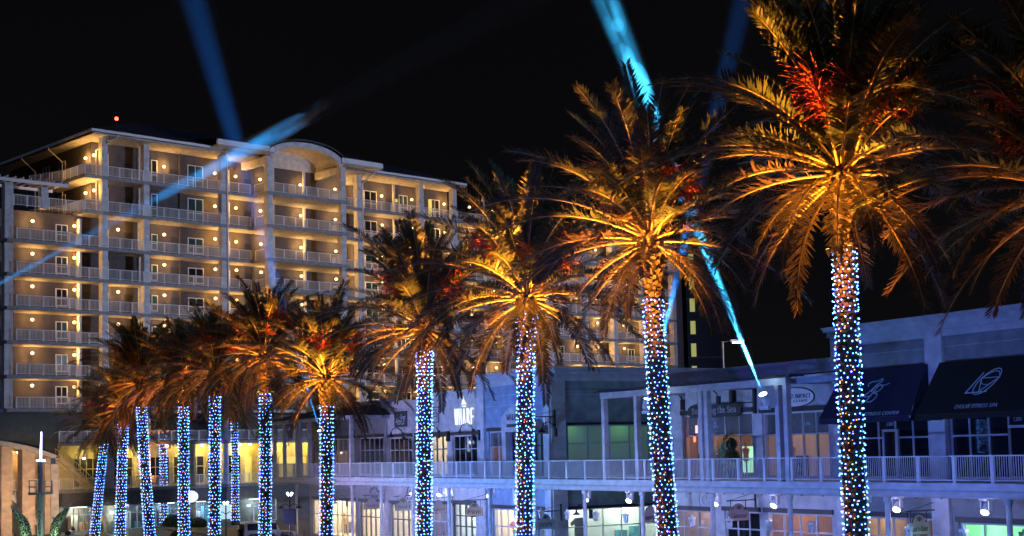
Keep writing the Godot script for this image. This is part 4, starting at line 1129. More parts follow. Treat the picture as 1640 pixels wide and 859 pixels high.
func build_fittings() -> void:
	var xs := [-2.86, -7.5, -15.15, -19.46, -26.81, -30.93, -42.0, -48.78, -52.81]
	var where := ["nearest the right edge of the walkway", "left of the cream hanging board", "between the mauve hanging board and the round column", "just right of the doubled column", "left of the second palm trunk", "beside the column at the bright shop corner", "beside the column at the ZIP banner", "right of the lit letters", "left of the fourth trunk"]
	for i in xs.size():
		var t := thing("stage_light", "lit white spotlight hung under the walkway, " + where[i], "spotlight", R, Vector3(xs[i], 4.2, -1.2), "lit spotlights under the walkway")
		var d := Vector3(0.25 + 0.1 * sin(i * 2.0), -0.8, 0.75)
		moving_head(t, Vector3(xs[i], 4.0, -1.2), d, true)
		spot(t, Vector3(xs[i], 4.0, -1.2) + d.normalized() * 0.28, Vector3(xs[i], 4.0, -1.2) + d * 5.0, Color(0.85, 0.92, 1.0), 16.0, 38.0, 0.7, 0.12)
		omni(t, Vector3(xs[i], 4.0, -1.2) + d.normalized() * 0.5, Color(0.78, 0.74, 1.0), 1.7, 0.15)
	for i in 14:
		var x := -1.0 - i * 4.1
		var t := thing("stage_light", "small unlit white spotlight clamped under the walkway", "spotlight", R, Vector3(x, 4.3, -1.0), "small unlit spotlights under the walkway")
		moving_head(t, Vector3(x, 4.12, -1.0), Vector3(0.1, -1, 0.1), false)
		for c in t.get_children(): c.scale = Vector3.ONE * 0.7
	# gooseneck lamps over the shop windows, not lit
	var gs := [[-58.3, 7.95, 1, "over the shop window left of the fourth trunk"], [-52.6, 7.95, 1, "over the warm-lit glass door"], [-47.6, 7.95, 1, "below the glowing WHARF letters"], [-65.0, 8.0, 1, "over the grey shop's window"], [-24.5, 8.9, 0, "left of the long dark board"], [-21.5, 8.95, 0, "above the long dark board"], [-37.2, 7.75, 2, "at the corner of the green-lit court"], [-68.7, 2.9, 3, "before the far lit shop window"], [-33.6, 2.95, 3, "before the bright white corner window"]]
	for g in gs:
		var t := thing("gooseneck_lamp", "black gooseneck wall lamp " + g[3], "wall lamp", R, Vector3(g[0], g[1], SW), "black gooseneck lamps")
		var b := MB.new()
		var x: float = g[0]; var y: float = g[1]
		b.tube([Vector3(x, y, SW + 0.05), Vector3(x, y + 0.35, SW + 0.15), Vector3(x, y + 0.6, SW + 0.5), Vector3(x, y + 0.5, SW + 0.9), Vector3(x, y + 0.15, SW + 1.05)], [0.03, 0.03, 0.03, 0.03, 0.03], 6)
		part(t, "arm", b, M.black_iron)
		var s := MB.new()
		s.lathe([Vector2(0.24, -0.02), Vector2(0.2, 0.04), Vector2(0.07, 0.12), Vector2(0.04, 0.26), Vector2(0.001, 0.27)], 14)
		put(t, "shade", s.mesh(), M.black_iron, Transform3D(Basis(), Vector3(x, y - 0.02, SW + 1.05)))
		bx(t, "wall_box", M.black_iron, x - 0.12, x + 0.12, y - 0.3, y + 0.22, SW + 0.004, SW + 0.12)
	for q in [[-56.0, "left of the fourth trunk"], [-51.1, "between the warm door and dark window"], [-46.6, "right of the dark five-light window"], [-22.9, "at the left of the canopy shop"], [-20.3, "in the middle of the canopy shop"]]:
		var t := thing("wall_speaker", "slim black wall box on the upper shop front " + q[1], "wall box", R, Vector3(q[0], 8.0, SW))
		var y := 7.75 if q[0] < -40 else 9.1
		var b := MB.new(); b.box(q[0] - 0.12, q[0] + 0.12, y - 0.35, y + 0.35, SW + 0.01, SW + 0.24); b.box(q[0] - 0.03, q[0] + 0.03, y - 0.1, y + 0.1, SW, SW + 0.01)
		part(t, "case", b, M.black_iron)
		bx(t, "grille", M.dark_trim, q[0] - 0.1, q[0] + 0.1, y - 0.3, y + 0.3, SW + 0.242, SW + 0.25)
	# potted topiaries and a wreath at the canopy shop
	for q in [[-22.0, "left"], [-19.9, "right"]]:
		var t := thing("potted_topiary", "dark two-ball potted topiary at the %s of the wreathed shop door" % q[1], "potted plant", R, Vector3(q[0], DK, SW + 0.6))
		t.set_meta("o", Vector3.ZERO)
		var p := MB.new(); p.lathe([Vector2(0.001, 0.004), Vector2(0.2, 0.005), Vector2(0.28, 0.5), Vector2(0.24, 0.5), Vector2(0.001, 0.46)], 12); part(t, "pot", p, M.dark_trim)
		var st := MB.new(); st.tube([Vector3(0, 0.45, 0), Vector3(0, 1.9, 0)], [0.03, 0.03], 6); part(t, "stem", st, M.bark)
		var f := leaf_ball([[Vector3(0, 1.15, 0), 0.36], [Vector3(0, 1.75, 0), 0.26]], 420, 0.1, 7)
		part(t, "foliage", f, M.leaf_shrub)
	var w := thing("door_wreath", "dark round wreath on the lit shop door", "wreath", R, Vector3(-20.9, 6.7, SW))
	w.set_meta("o", Vector3.ZERO)
	var wb := MB.new()
	var wr := RandomNumberGenerator.new(); wr.seed = 4
	for k in 260:
		var a := wr.randf() * TAU
		var c := Vector3(cos(a) * 0.32, sin(a) * 0.42, 0.06) + Vector3(wr.randf_range(-0.1, 0.1), wr.randf_range(-0.1, 0.1), wr.randf_range(-0.05, 0.08))
		wb.tri(c, c + Vector3(wr.randf_range(-0.1, 0.1), wr.randf_range(0.03, 0.12), 0.03), c + Vector3(wr.randf_range(0.02, 0.1), wr.randf_range(-0.1, 0.1), 0.02))
	part(w, "leaves", wb, M.leaf_shrub)
	var ball := thing("orange_ball", "orange ball low in the blue-lit shop window", "ball", R, Vector3(-44.0, 1.9, SW - 0.8))
	ball.set_meta("o", Vector3.ZERO)
	var bs2 := MB.new(); bs2.lathe([Vector2(0.001, -0.26), Vector2(0.15, -0.21), Vector2(0.24, -0.1), Vector2(0.26, 0), Vector2(0.24, 0.1), Vector2(0.15, 0.21), Vector2(0.001, 0.26)], 16); part(ball, "shell", bs2, M.orange)
	var bs3 := MB.new(); bs3.tube([Vector3(0, 0.25, 0), Vector3(0, 1.3, 0)], [0.008, 0.008], 4); part(ball, "cord", bs3, M.dark_trim)

func leaf_ball(balls: Array, count: int, size: float, seed_: int) -> MB:
	var b := MB.new()
	var r := RandomNumberGenerator.new(); r.seed = seed_
	for q in balls:
		for k in count:
			var d := Vector3(r.randfn(), r.randfn(), r.randfn()).normalized()
			var c: Vector3 = q[0] + d * q[1] * r.randf_range(0.7, 1.05)
			var s := d.cross(Vector3(r.randfn(), r.randfn(), r.randfn())).normalized() * size
			var u := (s.cross(d).normalized() + d * r.randf_range(-0.2, 0.7)).normalized() * size
			b.tri(c - s * 0.4, c + s * 0.4, c + u)
			b.tri(c - s * 0.4, c + u, c - s * 0.9 + u * 0.5)
	return b

# ---------------------------------------------------------------- palms
func make_frond(length: float, a0: float, a1: float, pairs: int, seed_: int) -> Array:   # [leaflets, rachis]; angles from the vertical, in the x-y plane
	var r := RandomNumberGenerator.new(); r.seed = seed_
	var pts := []
	var p := Vector3.ZERO
	var n := 14
	var side := r.randf_range(-0.12, 0.12)
	for i in n + 1:
		var f := float(i) / n
		pts.append(p)
		var a := deg_to_rad(lerpf(a0, a1, pow(f, 1.35)))
		p += Vector3(sin(a), cos(a), side * f * 0.6).normalized() * length / n
	var rad := []
	for i in n + 1: rad.append(lerpf(0.048, 0.007, pow(float(i) / n, 0.7)))
	var rb := MB.new()
	rb.tube(pts, rad, 5)
	var lb := MB.new()
	for k in pairs:
		var f := 0.13 + 0.87 * (k + 0.5) / pairs
		var fi := f * n
		var i0 := mini(int(fi), n - 1)
		var c: Vector3 = pts[i0].lerp(pts[i0 + 1], fi - i0)
		var t: Vector3 = (pts[i0 + 1] - pts[i0]).normalized()
		var z := Vector3(0, 0, 1)
		var up := z.cross(t).normalized()
		z = t.cross(up)
		var ll := 0.6 * length / 4.4 * (smoothstep(0.08, 0.32, f) * 0.8 + 0.2) * (1.0 - 0.55 * smoothstep(0.6, 1.0, f))
		for sd in [-1.0, 1.0]:
			var s: float = sd
			var fwd := lerpf(0.55, 1.25, f) + r.randf_range(-0.22, 0.22)
			var lift := r.randf_range(-0.1, 0.75)
			var d := (t * fwd + z * s + up * lift).normalized()
			var l := ll * r.randf_range(0.8, 1.15)
			var q := (t * 0.8 - z * s * 0.5).normalized() * 0.025 * length / 4.4
			var mid := c + d * l * 0.45
			var tip := c + (d + Vector3(0, -0.18, 0) * r.randf()).normalized() * l
			lb.tri(c, mid - q, mid + q)
			lb.tri(mid + q, mid - q, tip)
	return [lb.mesh(), rb.mesh()]

var fronds := []
var fruit_mesh: Array
func make_palm_kit() -> void:
	# upright, spreading, arching and hanging fronds, two of each
	var specs := [[3, 18], [8, 34], [14, 48], [22, 62], [32, 80], [43, 98], [55, 114], [67, 126], [79, 138], [94, 150], [109, 160], [124, 168]]
	for i in specs.size():
		for k in 2:
			fronds.append(make_frond(4.4 * (1.0 + 0.06 * k) * (0.92 if i < 2 else 1.0) * (0.76 if i > 9 else (0.93 if i > 7 else 1.0)), specs[i][0], specs[i][1], 100, 100 + i * 2 + k))
	var b := MB.new(); var st := MB.new()
	var r := RandomNumberGenerator.new(); r.seed = 77
	st.tube([Vector3.ZERO, Vector3(0.35, 0.7, 0), Vector3(0.75, 1.05, 0)], [0.035, 0.028, 0.02], 5)
	for k in 46:
		var f := r.randf()
		var c := Vector3(0.35, 0.7, 0).lerp(Vector3(0.8, 1.08, 0), f)
		var d := Vector3(0.7 + r.randfn() * 0.35, 0.45 + r.randfn() * 0.45, r.randfn() * 0.6).normalized()
		var l := r.randf_range(0.4, 0.8)
		b.tube([c, c + d * l * 0.5, c + (d + Vector3(0, -0.3, 0)).normalized() * l], [0.014, 0.012, 0.006], 3, false)
	fruit_mesh = [b.mesh(), st.mesh()]

# ground x z, crown x y z, height where the lights end, size of the crown, seed, label
func palm(g: Vector2, crown: Vector3, light_top: float, size: float, seed_: int, label: String, crown_e: float, foot_e: float, detail := 1.0, dense := 0.19, upright := 1.0) -> void:
	var r := RandomNumberGenerator.new(); r.seed = seed_
	var t := thing("date_palm", label, "palm tree", I, Vector3(g.x, 0, g.y), "date palms wrapped in lights along the street")
	t.set_meta("o", Vector3.ZERO)
	var h := crown.y
	var lean := Vector3(crown.x - g.x, 0, crown.z - g.y)
	var axis := func(y: float) -> Vector3: return lean * (y / h) + Vector3(0, y, 0) + Vector3(sin(y * 0.35 + seed_) * 0.04, 0, cos(y * 0.3 + seed_) * 0.04)
	var radius := func(y: float) -> float:
		var a := 0.30 - 0.045 * clampf(y / h, 0, 1) + 0.12 * exp(-y * 1.6)
		return a + 0.13 * smoothstep(h - 2.2, h - 0.5, y) - 0.24 * smoothstep(h - 0.45, h + 0.25, y)
	var pts := []; var rad := []
	var y := -0.2
	while y < h + 0.3:
		pts.append(axis.call(y)); rad.append(maxf(0.04, radius.call(y) * (1.0 + r.randf_range(-0.03, 0.03))))
		y += 0.3
	var b := MB.new(); b.tube(pts, rad, 14)
	part(t, "trunk", b, M.bark)
	# stubs of cut fronds in spiral rows: lip out at the top
	var bo := MB.new()
	var row := 0
	y = 0.2
	while y < h - 0.05:
		var big := smoothstep(h - 2.0, h - 0.4, y)
		var cnt := int(lerpf(11, 9, big))
		var turn := r.randf() * TAU
		for k in cnt:
			if r.randf() < 0.12: continue
			var a := turn + TAU * k / cnt + r.randf_range(-0.14, 0.14)
			var yy := y + r.randf_range(-0.05, 0.05)
			var c: Vector3 = axis.call(yy)
			var rr: float = radius.call(yy) * 0.98
			var out := Vector3(cos(a), 0, sin(a))
			var sd := Vector3(-sin(a), 0, cos(a))
			var w := lerpf(0.065, 0.085, big) * r.randf_range(0.8, 1.15)
			var hh := lerpf(0.11, 0.17, big)
			var lip := lerpf(0.045, 0.13, big) * r.randf_range(0.5, 1.3)
			var p0 := c + out * rr - sd * w; var p1 := c + out * rr + sd * w
			var q0 := c + out * (rr + lip) - sd * w * 0.75 + Vector3(0, hh, 0); var q1 := c + out * (rr + lip) + sd * w * 0.75 + Vector3(0, hh, 0)
			var s0 := c + out * (rr - 0.03) - sd * w + Vector3(0, hh * 0.9, 0); var s1 := c + out * (rr - 0.03) + sd * w + Vector3(0, hh * 0.9, 0)
			bo.quad(p1, p0, q0, q1); bo.quad(q1, q0, s0, s1)
			bo.tri(p0, s0, q0); bo.tri(p1, q1, s1)
		y += lerpf(0.115, 0.15, big)
		row += 1
	var bm := part(t, "leaf_bases", bo, M.boot)
	bm.set_meta("kind", "stuff")
	# crown
	var top: Vector3 = axis.call(h)
	var bands := [[0, 4], [1, 6], [2, 7], [3, 8], [4, 8], [5, 8], [6, 8], [7, 8], [8, 8], [9, 7], [10, 6], [11, 5]]
	var gold := 0.0
	for bd in bands:
		for k in bd[1]:
			gold += 2.39996 + r.randf_range(-0.25, 0.25)
			var fr: Array = fronds[bd[0] * 2 + (r.randi() % 2)]
			var lo: float = float(bd[0]) / 11.0
			var sc := size / 4.0 * r.randf_range(0.84, 1.1) * lerpf(upright, 1.0, minf(1.0, lo * 1.6))
			var bs := Basis(Vector3.UP, gold) * Basis(Vector3.BACK, r.randf_range(-0.17, 0.17)) * Basis(Vector3.RIGHT, r.randf_range(-0.12, 0.12))
			bs = bs * Basis(Vector3(0, 1, 0), r.randf_range(-0.1, 0.1))
			var at := top + Vector3(cos(gold), 0, -sin(gold)) * lerpf(0.03, 0.2, lo) + Vector3(0, lerpf(0.35, -0.35, lo), 0)
			var xf := Transform3D(bs.scaled(Vector3.ONE * sc), at)
			var f := put(t, "frond", fr[0], M.leaf_dull if lo > 0.72 and r.randf() < 0.8 else M.leaf, xf)
			var st := MeshInstance3D.new()
			st.name = "stalk"; st.mesh = fr[1]; st.material_override = M.petiole
			f.add_child(st, true)
	for k in 10:
		var a := atan2(g.y, g.x) + PI + r.randf_range(-1.4, 1.4) if k < 7 else r.randf() * TAU
		var xf := Transform3D(Basis(Vector3.UP, -a).scaled(Vector3.ONE * size / 4.0 * r.randf_range(0.9, 1.3)), top + Vector3(cos(a), 0, sin(a)) * 0.45 + Vector3(0, r.randf_range(-0.1, 0.7), 0))
		var f := put(t, "fruit_stalk", fruit_mesh[1], M.petiole, xf)
		var st := MeshInstance3D.new(); st.name = "fruit_strands"; st.mesh = fruit_mesh[0]; st.material_override = M.fruit
		f.add_child(st, true)
	# wrapped string of lights
	var xf2 := []
	var led_mesh := SphereMesh.new()
	led_mesh.radius = 1.0; led_mesh.height = 2.0; led_mesh.radial_segments = 6; led_mesh.rings = 3
	y = 0.5
	var ring := 0
	while y < light_top:
		var cnt := 13 if dense < 0.19 else 11
		for k in cnt:
			if r.randf() < 0.06: continue
			var a := TAU * (k + 0.5 * (ring % 2) * 0.6) / cnt + r.randf_range(-0.12, 0.12)
			var yy := y + r.randf_range(-0.045, 0.045)
			var c: Vector3 = axis.call(yy)
			var s := 0.0195 * detail * r.randf_range(0.75, 1.2)
			xf2.append(Transform3D(Basis().scaled(Vector3.ONE * s), c + Vector3(cos(a), 0, sin(a)) * (radius.call(yy) + r.randf_range(0.05, 0.1))))
		y += dense
		ring += 1
	var sparks := []
	for k in int(h * 9):
		var f := r.randf()
		var yy := lerpf(0.5, h - 0.8, 1.0 - sqrt(1.0 - f) if r.randf() < 0.75 else f)
		var a := atan2(-g.y, -g.x) + 0.7 + r.randfn() * 1.0
		var c: Vector3 = axis.call(yy)
		sparks.append(Transform3D(Basis().scaled(Vector3.ONE * 0.017 * detail * r.randf_range(0.6, 1.3)), c + Vector3(cos(a), 0, sin(a)) * (radius.call(yy) + r.randf_range(0.03, 0.09))))
	var sm := MultiMesh.new()
	sm.transform_format = MultiMesh.TRANSFORM_3D
	sm.mesh = led_mesh
	sm.instance_count = sparks.size()
	for i in sparks.size(): sm.set_instance_transform(i, sparks[i])
	var si := MultiMeshInstance3D.new()
	si.name = "amber_lights"; si.multimesh = sm; si.material_override = M.amber_led
	si.set_meta("kind", "stuff")
	t.add_child(si, true)
	var mm := MultiMesh.new()
	mm.transform_format = MultiMesh.TRANSFORM_3D
	mm.mesh = led_mesh
	mm.instance_count = xf2.size()
	for i in xf2.size(): mm.set_instance_transform(i, xf2[i])
	var mi := MultiMeshInstance3D.new()
	mi.name = "string_lights"; mi.multimesh = mm; mi.material_override = M.led
	mi.set_meta("kind", "stuff")
	t.add_child(mi, true)
	# bullet lamps strapped round the trunk below the crown, and one on the ground
	for k in 3:
		var a := 0.5 + TAU * k / 3.0 + seed_
		var yy := h - 2.3
		var c: Vector3 = axis.call(yy)
		var at: Vector3 = c + Vector3(cos(a), 0, sin(a)) * 0.46
		uplight(t, at, at + Vector3(cos(a) * 0.2, 1.0, sin(a) * 0.2), crown_e * 0.19, 44.0)
	# ground lamps: a narrow gold one thrown up at the crown, a low orange one grazing the trunk
	var toward := Vector3(-g.x, 0, -g.y).normalized().rotated(Vector3.UP, -0.35)
	uplight(t, toward * 5.2 + Vector3(0, 0.28, 0), top + Vector3(0, 4.0, 0), foot_e * 10.0, 12.0, Color(1.0, 0.61, 0.2) if seed_ < 6 else Color(1.0, 0.58, 0.2))
	uplight(t, toward.rotated(Vector3.UP, -0.9) * 1.5 + Vector3(0, 0.28, 0), axis.call(h * 0.7), foot_e * 0.26, 15.0, Color(1.0, 0.56, 0.18))

func uplight(t: Node3D, at: Vector3, aim: Vector3, e: float, ang: float, c := Color(1.0, 0.64, 0.18)) -> void:
	var d := (aim - at).normalized()
	var b := MB.new()
	b.tube([at - d * 0.16, at - d * 0.14, at + d * 0.02], [0.02, 0.05, 0.065], 8)
	b.bar(at - d * 0.1, at - d * 0.1 - Vector3(0, 0.12, 0), 0.02, 0.02)
	var f := part(t, "uplight", b, M.black_iron)
	var l := MB.new(); l.tube([at + d * 0.022, at + d * 0.03], [0.055, 0.05], 8)
	part(f, "lens_lamp", l, M.uplight_lens)
	spot(f, at + d * 0.06, aim, c, e, ang, 1.0, 0.06)

# ---------------------------------------------------------------- street furniture and far things
func build_street() -> void:
	# mast with lit tube, crow's nest and lettering plates
	var X := -39.2; var Z := -118.0
	var t := thing("ship_mast", "pale green metal mast with railed crow's nest and white lit tube on top", "mast", I, Vector3(X, 0, Z))
	t.set_meta("o", Vector3.ZERO)
	var b := MB.new()
	b.tube([Vector3(0, 0, 0), Vector3(0, 4.0, 0)], [0.27, 0.24], 12); b.tube([Vector3(0, 4.0, 0), Vector3(0, 6.75, 0)], [0.19, 0.15], 12)
	part(t, "pole", b, M.steel_green)
	var n := MB.new(); n.lathe([Vector2(0.001, 4.0), Vector2(0.98, 4.0), Vector2(0.98, 4.16), Vector2(0.001, 4.16)], 16); part(t, "nest_platform", n, M.steel_green)
	var rl := MB.new()
	for yy in [4.65, 5.15]:
		var pts := []; var rad := []
		for k in 17:
			pts.append(Vector3(cos(TAU * k / 16.0) * 0.95, yy, sin(TAU * k / 16.0) * 0.95)); rad.append(0.025)
		rl.tube(pts, rad, 5, false)
	for k in 8: rl.bar(Vector3(cos(TAU * k / 8.0) * 0.95, 4.16, sin(TAU * k / 8.0) * 0.95), Vector3(cos(TAU * k / 8.0) * 0.95, 5.15, sin(TAU * k / 8.0) * 0.95), 0.05, 0.05, Vector3.RIGHT)
	part(t, "nest_rail", rl, M.steel_green)
	var tb := MB.new(); tb.tube([Vector3(0, 6.85, 0), Vector3(0.05, 9.15, 0)], [0.09, 0.05], 10); part(t, "light_tube", tb, M.white_tube)
	omni(t, Vector3(0, 7.6, 0.35), Color(0.7, 0.75, 1.0), 1.0, 0.2)
	var rg := MB.new(); rg.tube([Vector3(-0.35, 6.78, 0), Vector3(0.35, 6.78, 0)], [0.08, 0.08], 8); part(t, "light_collar", rg, M.white_tube)
	var cm := MB.new(); cm.bar(Vector3(0.1, 6.55, 0), Vector3(1.35, 6.5, 0), 0.06, 0.06); cm.box(0.9, 1.25, 6.5, 6.95, -0.15, 0.15); part(t, "camera_arm", cm, M.steel_green)
	for k in 7: text(t, "letter", "WATERWAY"[k], Vector3(0, 2.55 - k * 0.34, 0.285), 0.26, M.letter_dark, 0.24, "Droid Sans", 0.03)
	# the two leaping fish
	for q in [[-41.0, -0.3, 1.0, "left"], [-37.4, 0.55, -1.0, "right"]]:
		var f := thing("fish_statue", "mirror-tiled leaping fish statue tail up, %s of the mast" % q[3], "statue", I, Vector3(q[0], 0, -118.0))
		f.set_meta("o", Vector3.ZERO)
		var bd := MB.new()
		var sg: float = q[2]
		bd.tube([Vector3(0.55 * sg, 0.1, 0), Vector3(0.62 * sg, 0.7, 0), Vector3(0.5 * sg, 1.4, 0), Vector3(0.15 * sg, 2.1, 0), Vector3(-0.3 * sg, 2.6, 0), Vector3(-0.5 * sg, 2.75, 0)], [0.3, 0.44, 0.46, 0.36, 0.2, 0.1], 14)
		part(f, "body", bd, M.mosaic)
		var fin := MB.new()
		fin.extrude([Vector2(-0.5 * sg, 2.65), Vector2(-0.75 * sg, 3.2), Vector2(-0.42 * sg, 2.95), Vector2(0.25 * sg, 2.95), Vector2(-0.35 * sg, 2.6)], -0.05, 0.05)
		fin.extrude([Vector2(0.2 * sg, 1.9), Vector2(0.85 * sg, 2.15), Vector2(0.55 * sg, 1.4)], -0.04, 0.04)
		part(f, "fin", fin, M.steel_green)
		var bs := MB.new(); bs.lathe([Vector2(0.001, 0.0), Vector2(0.8, 0.0), Vector2(0.7, 0.2), Vector2(0.001, 0.22)], 14); part(f, "plinth", bs, M.paving)
		lamp_on(f, Vector3(0.2 * sg, 0.32, 1.4), M.cool_lamp, Color(0.85, 1.0, 0.8), 2.5)
	# waste bin
	t = thing("waste_bin", "small pale bin with dark lid by the lit shop window at the far left", "bin", I, Vector3(-37.85, 0, -122.0))
	t.set_meta("o", Vector3.ZERO)
	var wb := MB.new(); wb.lathe([Vector2(0.001, 0.02), Vector2(0.24, 0.02), Vector2(0.28, 0.8), Vector2(0.001, 0.81)], 14); part(t, "body", wb, M.fix_white)
	var wl := MB.new(); wl.lathe([Vector2(0.29, 0.8), Vector2(0.29, 0.9), Vector2(0.16, 1.0), Vector2(0.14, 1.15), Vector2(0.001, 1.2)], 14); part(t, "lid", wl, M.dark_trim)
	# twin-arm street lamps with a banner
	for q in [[-22.7, -112.0, 3.0, "twin-arm street lamp in front of the bright window poster"], [-15.8, -100.0, 3.9, "twin-arm street lamp with dark banner beside the walkway column"]]:
		var s := thing("street_lamp", q[3], "street lamp", I, Vector3(q[0], 0, q[1]), "black street lamps")
		s.set_meta("o", Vector3.ZERO)
		var p := MB.new(); p.tube([Vector3(0, 0, 0), Vector3(0, 0.5, 0), Vector3(0, 0.55, 0), Vector3(0, q[2], 0)], [0.12, 0.12, 0.06, 0.05], 10); part(s, "pole", p, M.black_iron)
		for sd in [-1, 1]:
			var a := MB.new(); a.tube([Vector3(0, q[2] - 0.75, 0), Vector3(sd * 0.3, q[2] - 0.55, 0), Vector3(sd * 0.62, q[2] - 0.72, 0)], [0.03, 0.03, 0.03], 6); part(s, "arm", a, M.black_iron)
			var h := MB.new(); h.lathe([Vector2(0.26, -0.1), Vector2(0.2, 0.0), Vector2(0.05, 0.1), Vector2(0.001, 0.12)], 12)
			put(s, "shade", h.mesh(), M.black_iron, Transform3D(Basis(), Vector3(sd * 0.62, q[2] - 0.78, 0)))
			var u := MB.new(); u.tube([Vector3(sd * 0.06, q[2], 0), Vector3(sd * 0.18, q[2] + 0.22, 0)], [0.06, 0.08], 8); part(s, "top_lamp", u, M.cool_lamp)
		omni(s, Vector3(0, q[2] + 0.45, 0), Color(0.85, 0.9, 1.0), 1.6, 0.15)
		var bn := MB.new(); bn.box(-0.45, 0.45, q[2] - 2.0, q[2] - 0.95, 0.1, 0.12); bn.bar(Vector3(-0.45, q[2] - 0.93, 0.11), Vector3(0.45, q[2] - 0.93, 0.11), 0.03, 0.03)
		if q[2] > 3.5: part(s, "banner", bn, M.banner)
	# tall car-park lamp beyond the roofs
	t = thing("tall_lamp", "tall single-arm car park lamp glowing beyond the canopy roof", "street lamp", I, Vector3(16.6, 0, -112.0))
	t.set_meta("o", Vector3.ZERO)
	var tp := MB.new(); tp.tube([Vector3(0, 0, 0), Vector3(0, 14.9, 0)], [0.14, 0.09], 10); tp.tube([Vector3(0, 14.8, 0), Vector3(0.7, 14.95, 0)], [0.06, 0.05], 8); part(t, "pole", tp, M.dark_trim)
	var th := MB.new(); th.hexa([Vector3(0.65, 14.85, -0.2), Vector3(1.7, 14.8, -0.2), Vector3(1.7, 14.92, -0.2), Vector3(0.65, 15.02, -0.2), Vector3(0.65, 14.85, 0.2), Vector3(1.7, 14.8, 0.2), Vector3(1.7, 14.92, 0.2), Vector3(0.65, 15.02, 0.2)]); part(t, "head", th, M.alu)
	var tl := MB.new(); tl.box(0.8, 1.65, 14.74, 14.79, -0.16, 0.16); part(t, "lamp_glass", tl, M.cool_lamp)
	omni(t, Vector3(1.2, 14.6, 0), Color(0.9, 0.95, 1.0), 2.0, 0.1)
	build_jeep()
	# planting at the foot of the far palms
	for q in [[-33.2, -138.5, 0.7, "by the thin far palm"], [-31.6, -138.0, 0.55, "right of the thin far palm"], [-30.2, -136.0, 0.6, "between the wrapped trunks"], [-26.5, -112.0, 0.55, "before the lit shop windows"], [-18.2, -104.0, 0.7, "beside the white car"], [-17.2, -98.0, 0.6, "left of the walkway column"]]:
		var s := thing("shrub", "low round clipped shrub " + q[3], "shrub", I, Vector3(q[0], 0, q[1]), "low shrubs along the planting bed")
		s.set_meta("o", Vector3.ZERO)
		var st := MB.new(); st.tube([Vector3(0, 0, 0), Vector3(0, q[2], 0)], [0.05, 0.03], 5); part(s, "stem", st, M.bark)
		part(s, "foliage", leaf_ball([[Vector3(0, q[2], 0), q[2] * 0.95], [Vector3(q[2] * 0.7, q[2] * 0.8, 0.1), q[2] * 0.7], [Vector3(-q[2] * 0.6, q[2] * 0.75, -0.2), q[2] * 0.75]], 380, 0.13, int(q[2] * 100)), M.leaf_shrub)
	var pg := thing("pampas_clump", "pinkish feathery grass clump left of the fifth palm trunk", "plant", I, Vector3(-11.6, 0, -80.0))
	pg.set_meta("o", Vector3.ZERO)
	var pb := MB.new(); var r := RandomNumberGenerator.new(); r.seed = 5
	for k in 900:
		var d := Vector3(r.randfn() * 0.4, 1, r.randfn() * 0.4).normalized()
		var o := Vector3(r.randf_range(-1.2, 1.2), 0, r.randf_range(-0.7, 0.7))
		var l := r.randf_range(1.2, 2.5); var s := Vector3(0.03, 0, 0.01)
		pb.tri(o - s, o + s, o + d * l)
		if k % 3 == 0: pb.tri(o + d * l * 0.7 - s * 2.0, o + d * l * 0.75 + s * 2.0, o + d * (l + 0.25))
	var ps := part(pg, "blades", pb, M.pampas)
	ps.set_meta("kind", "stuff")

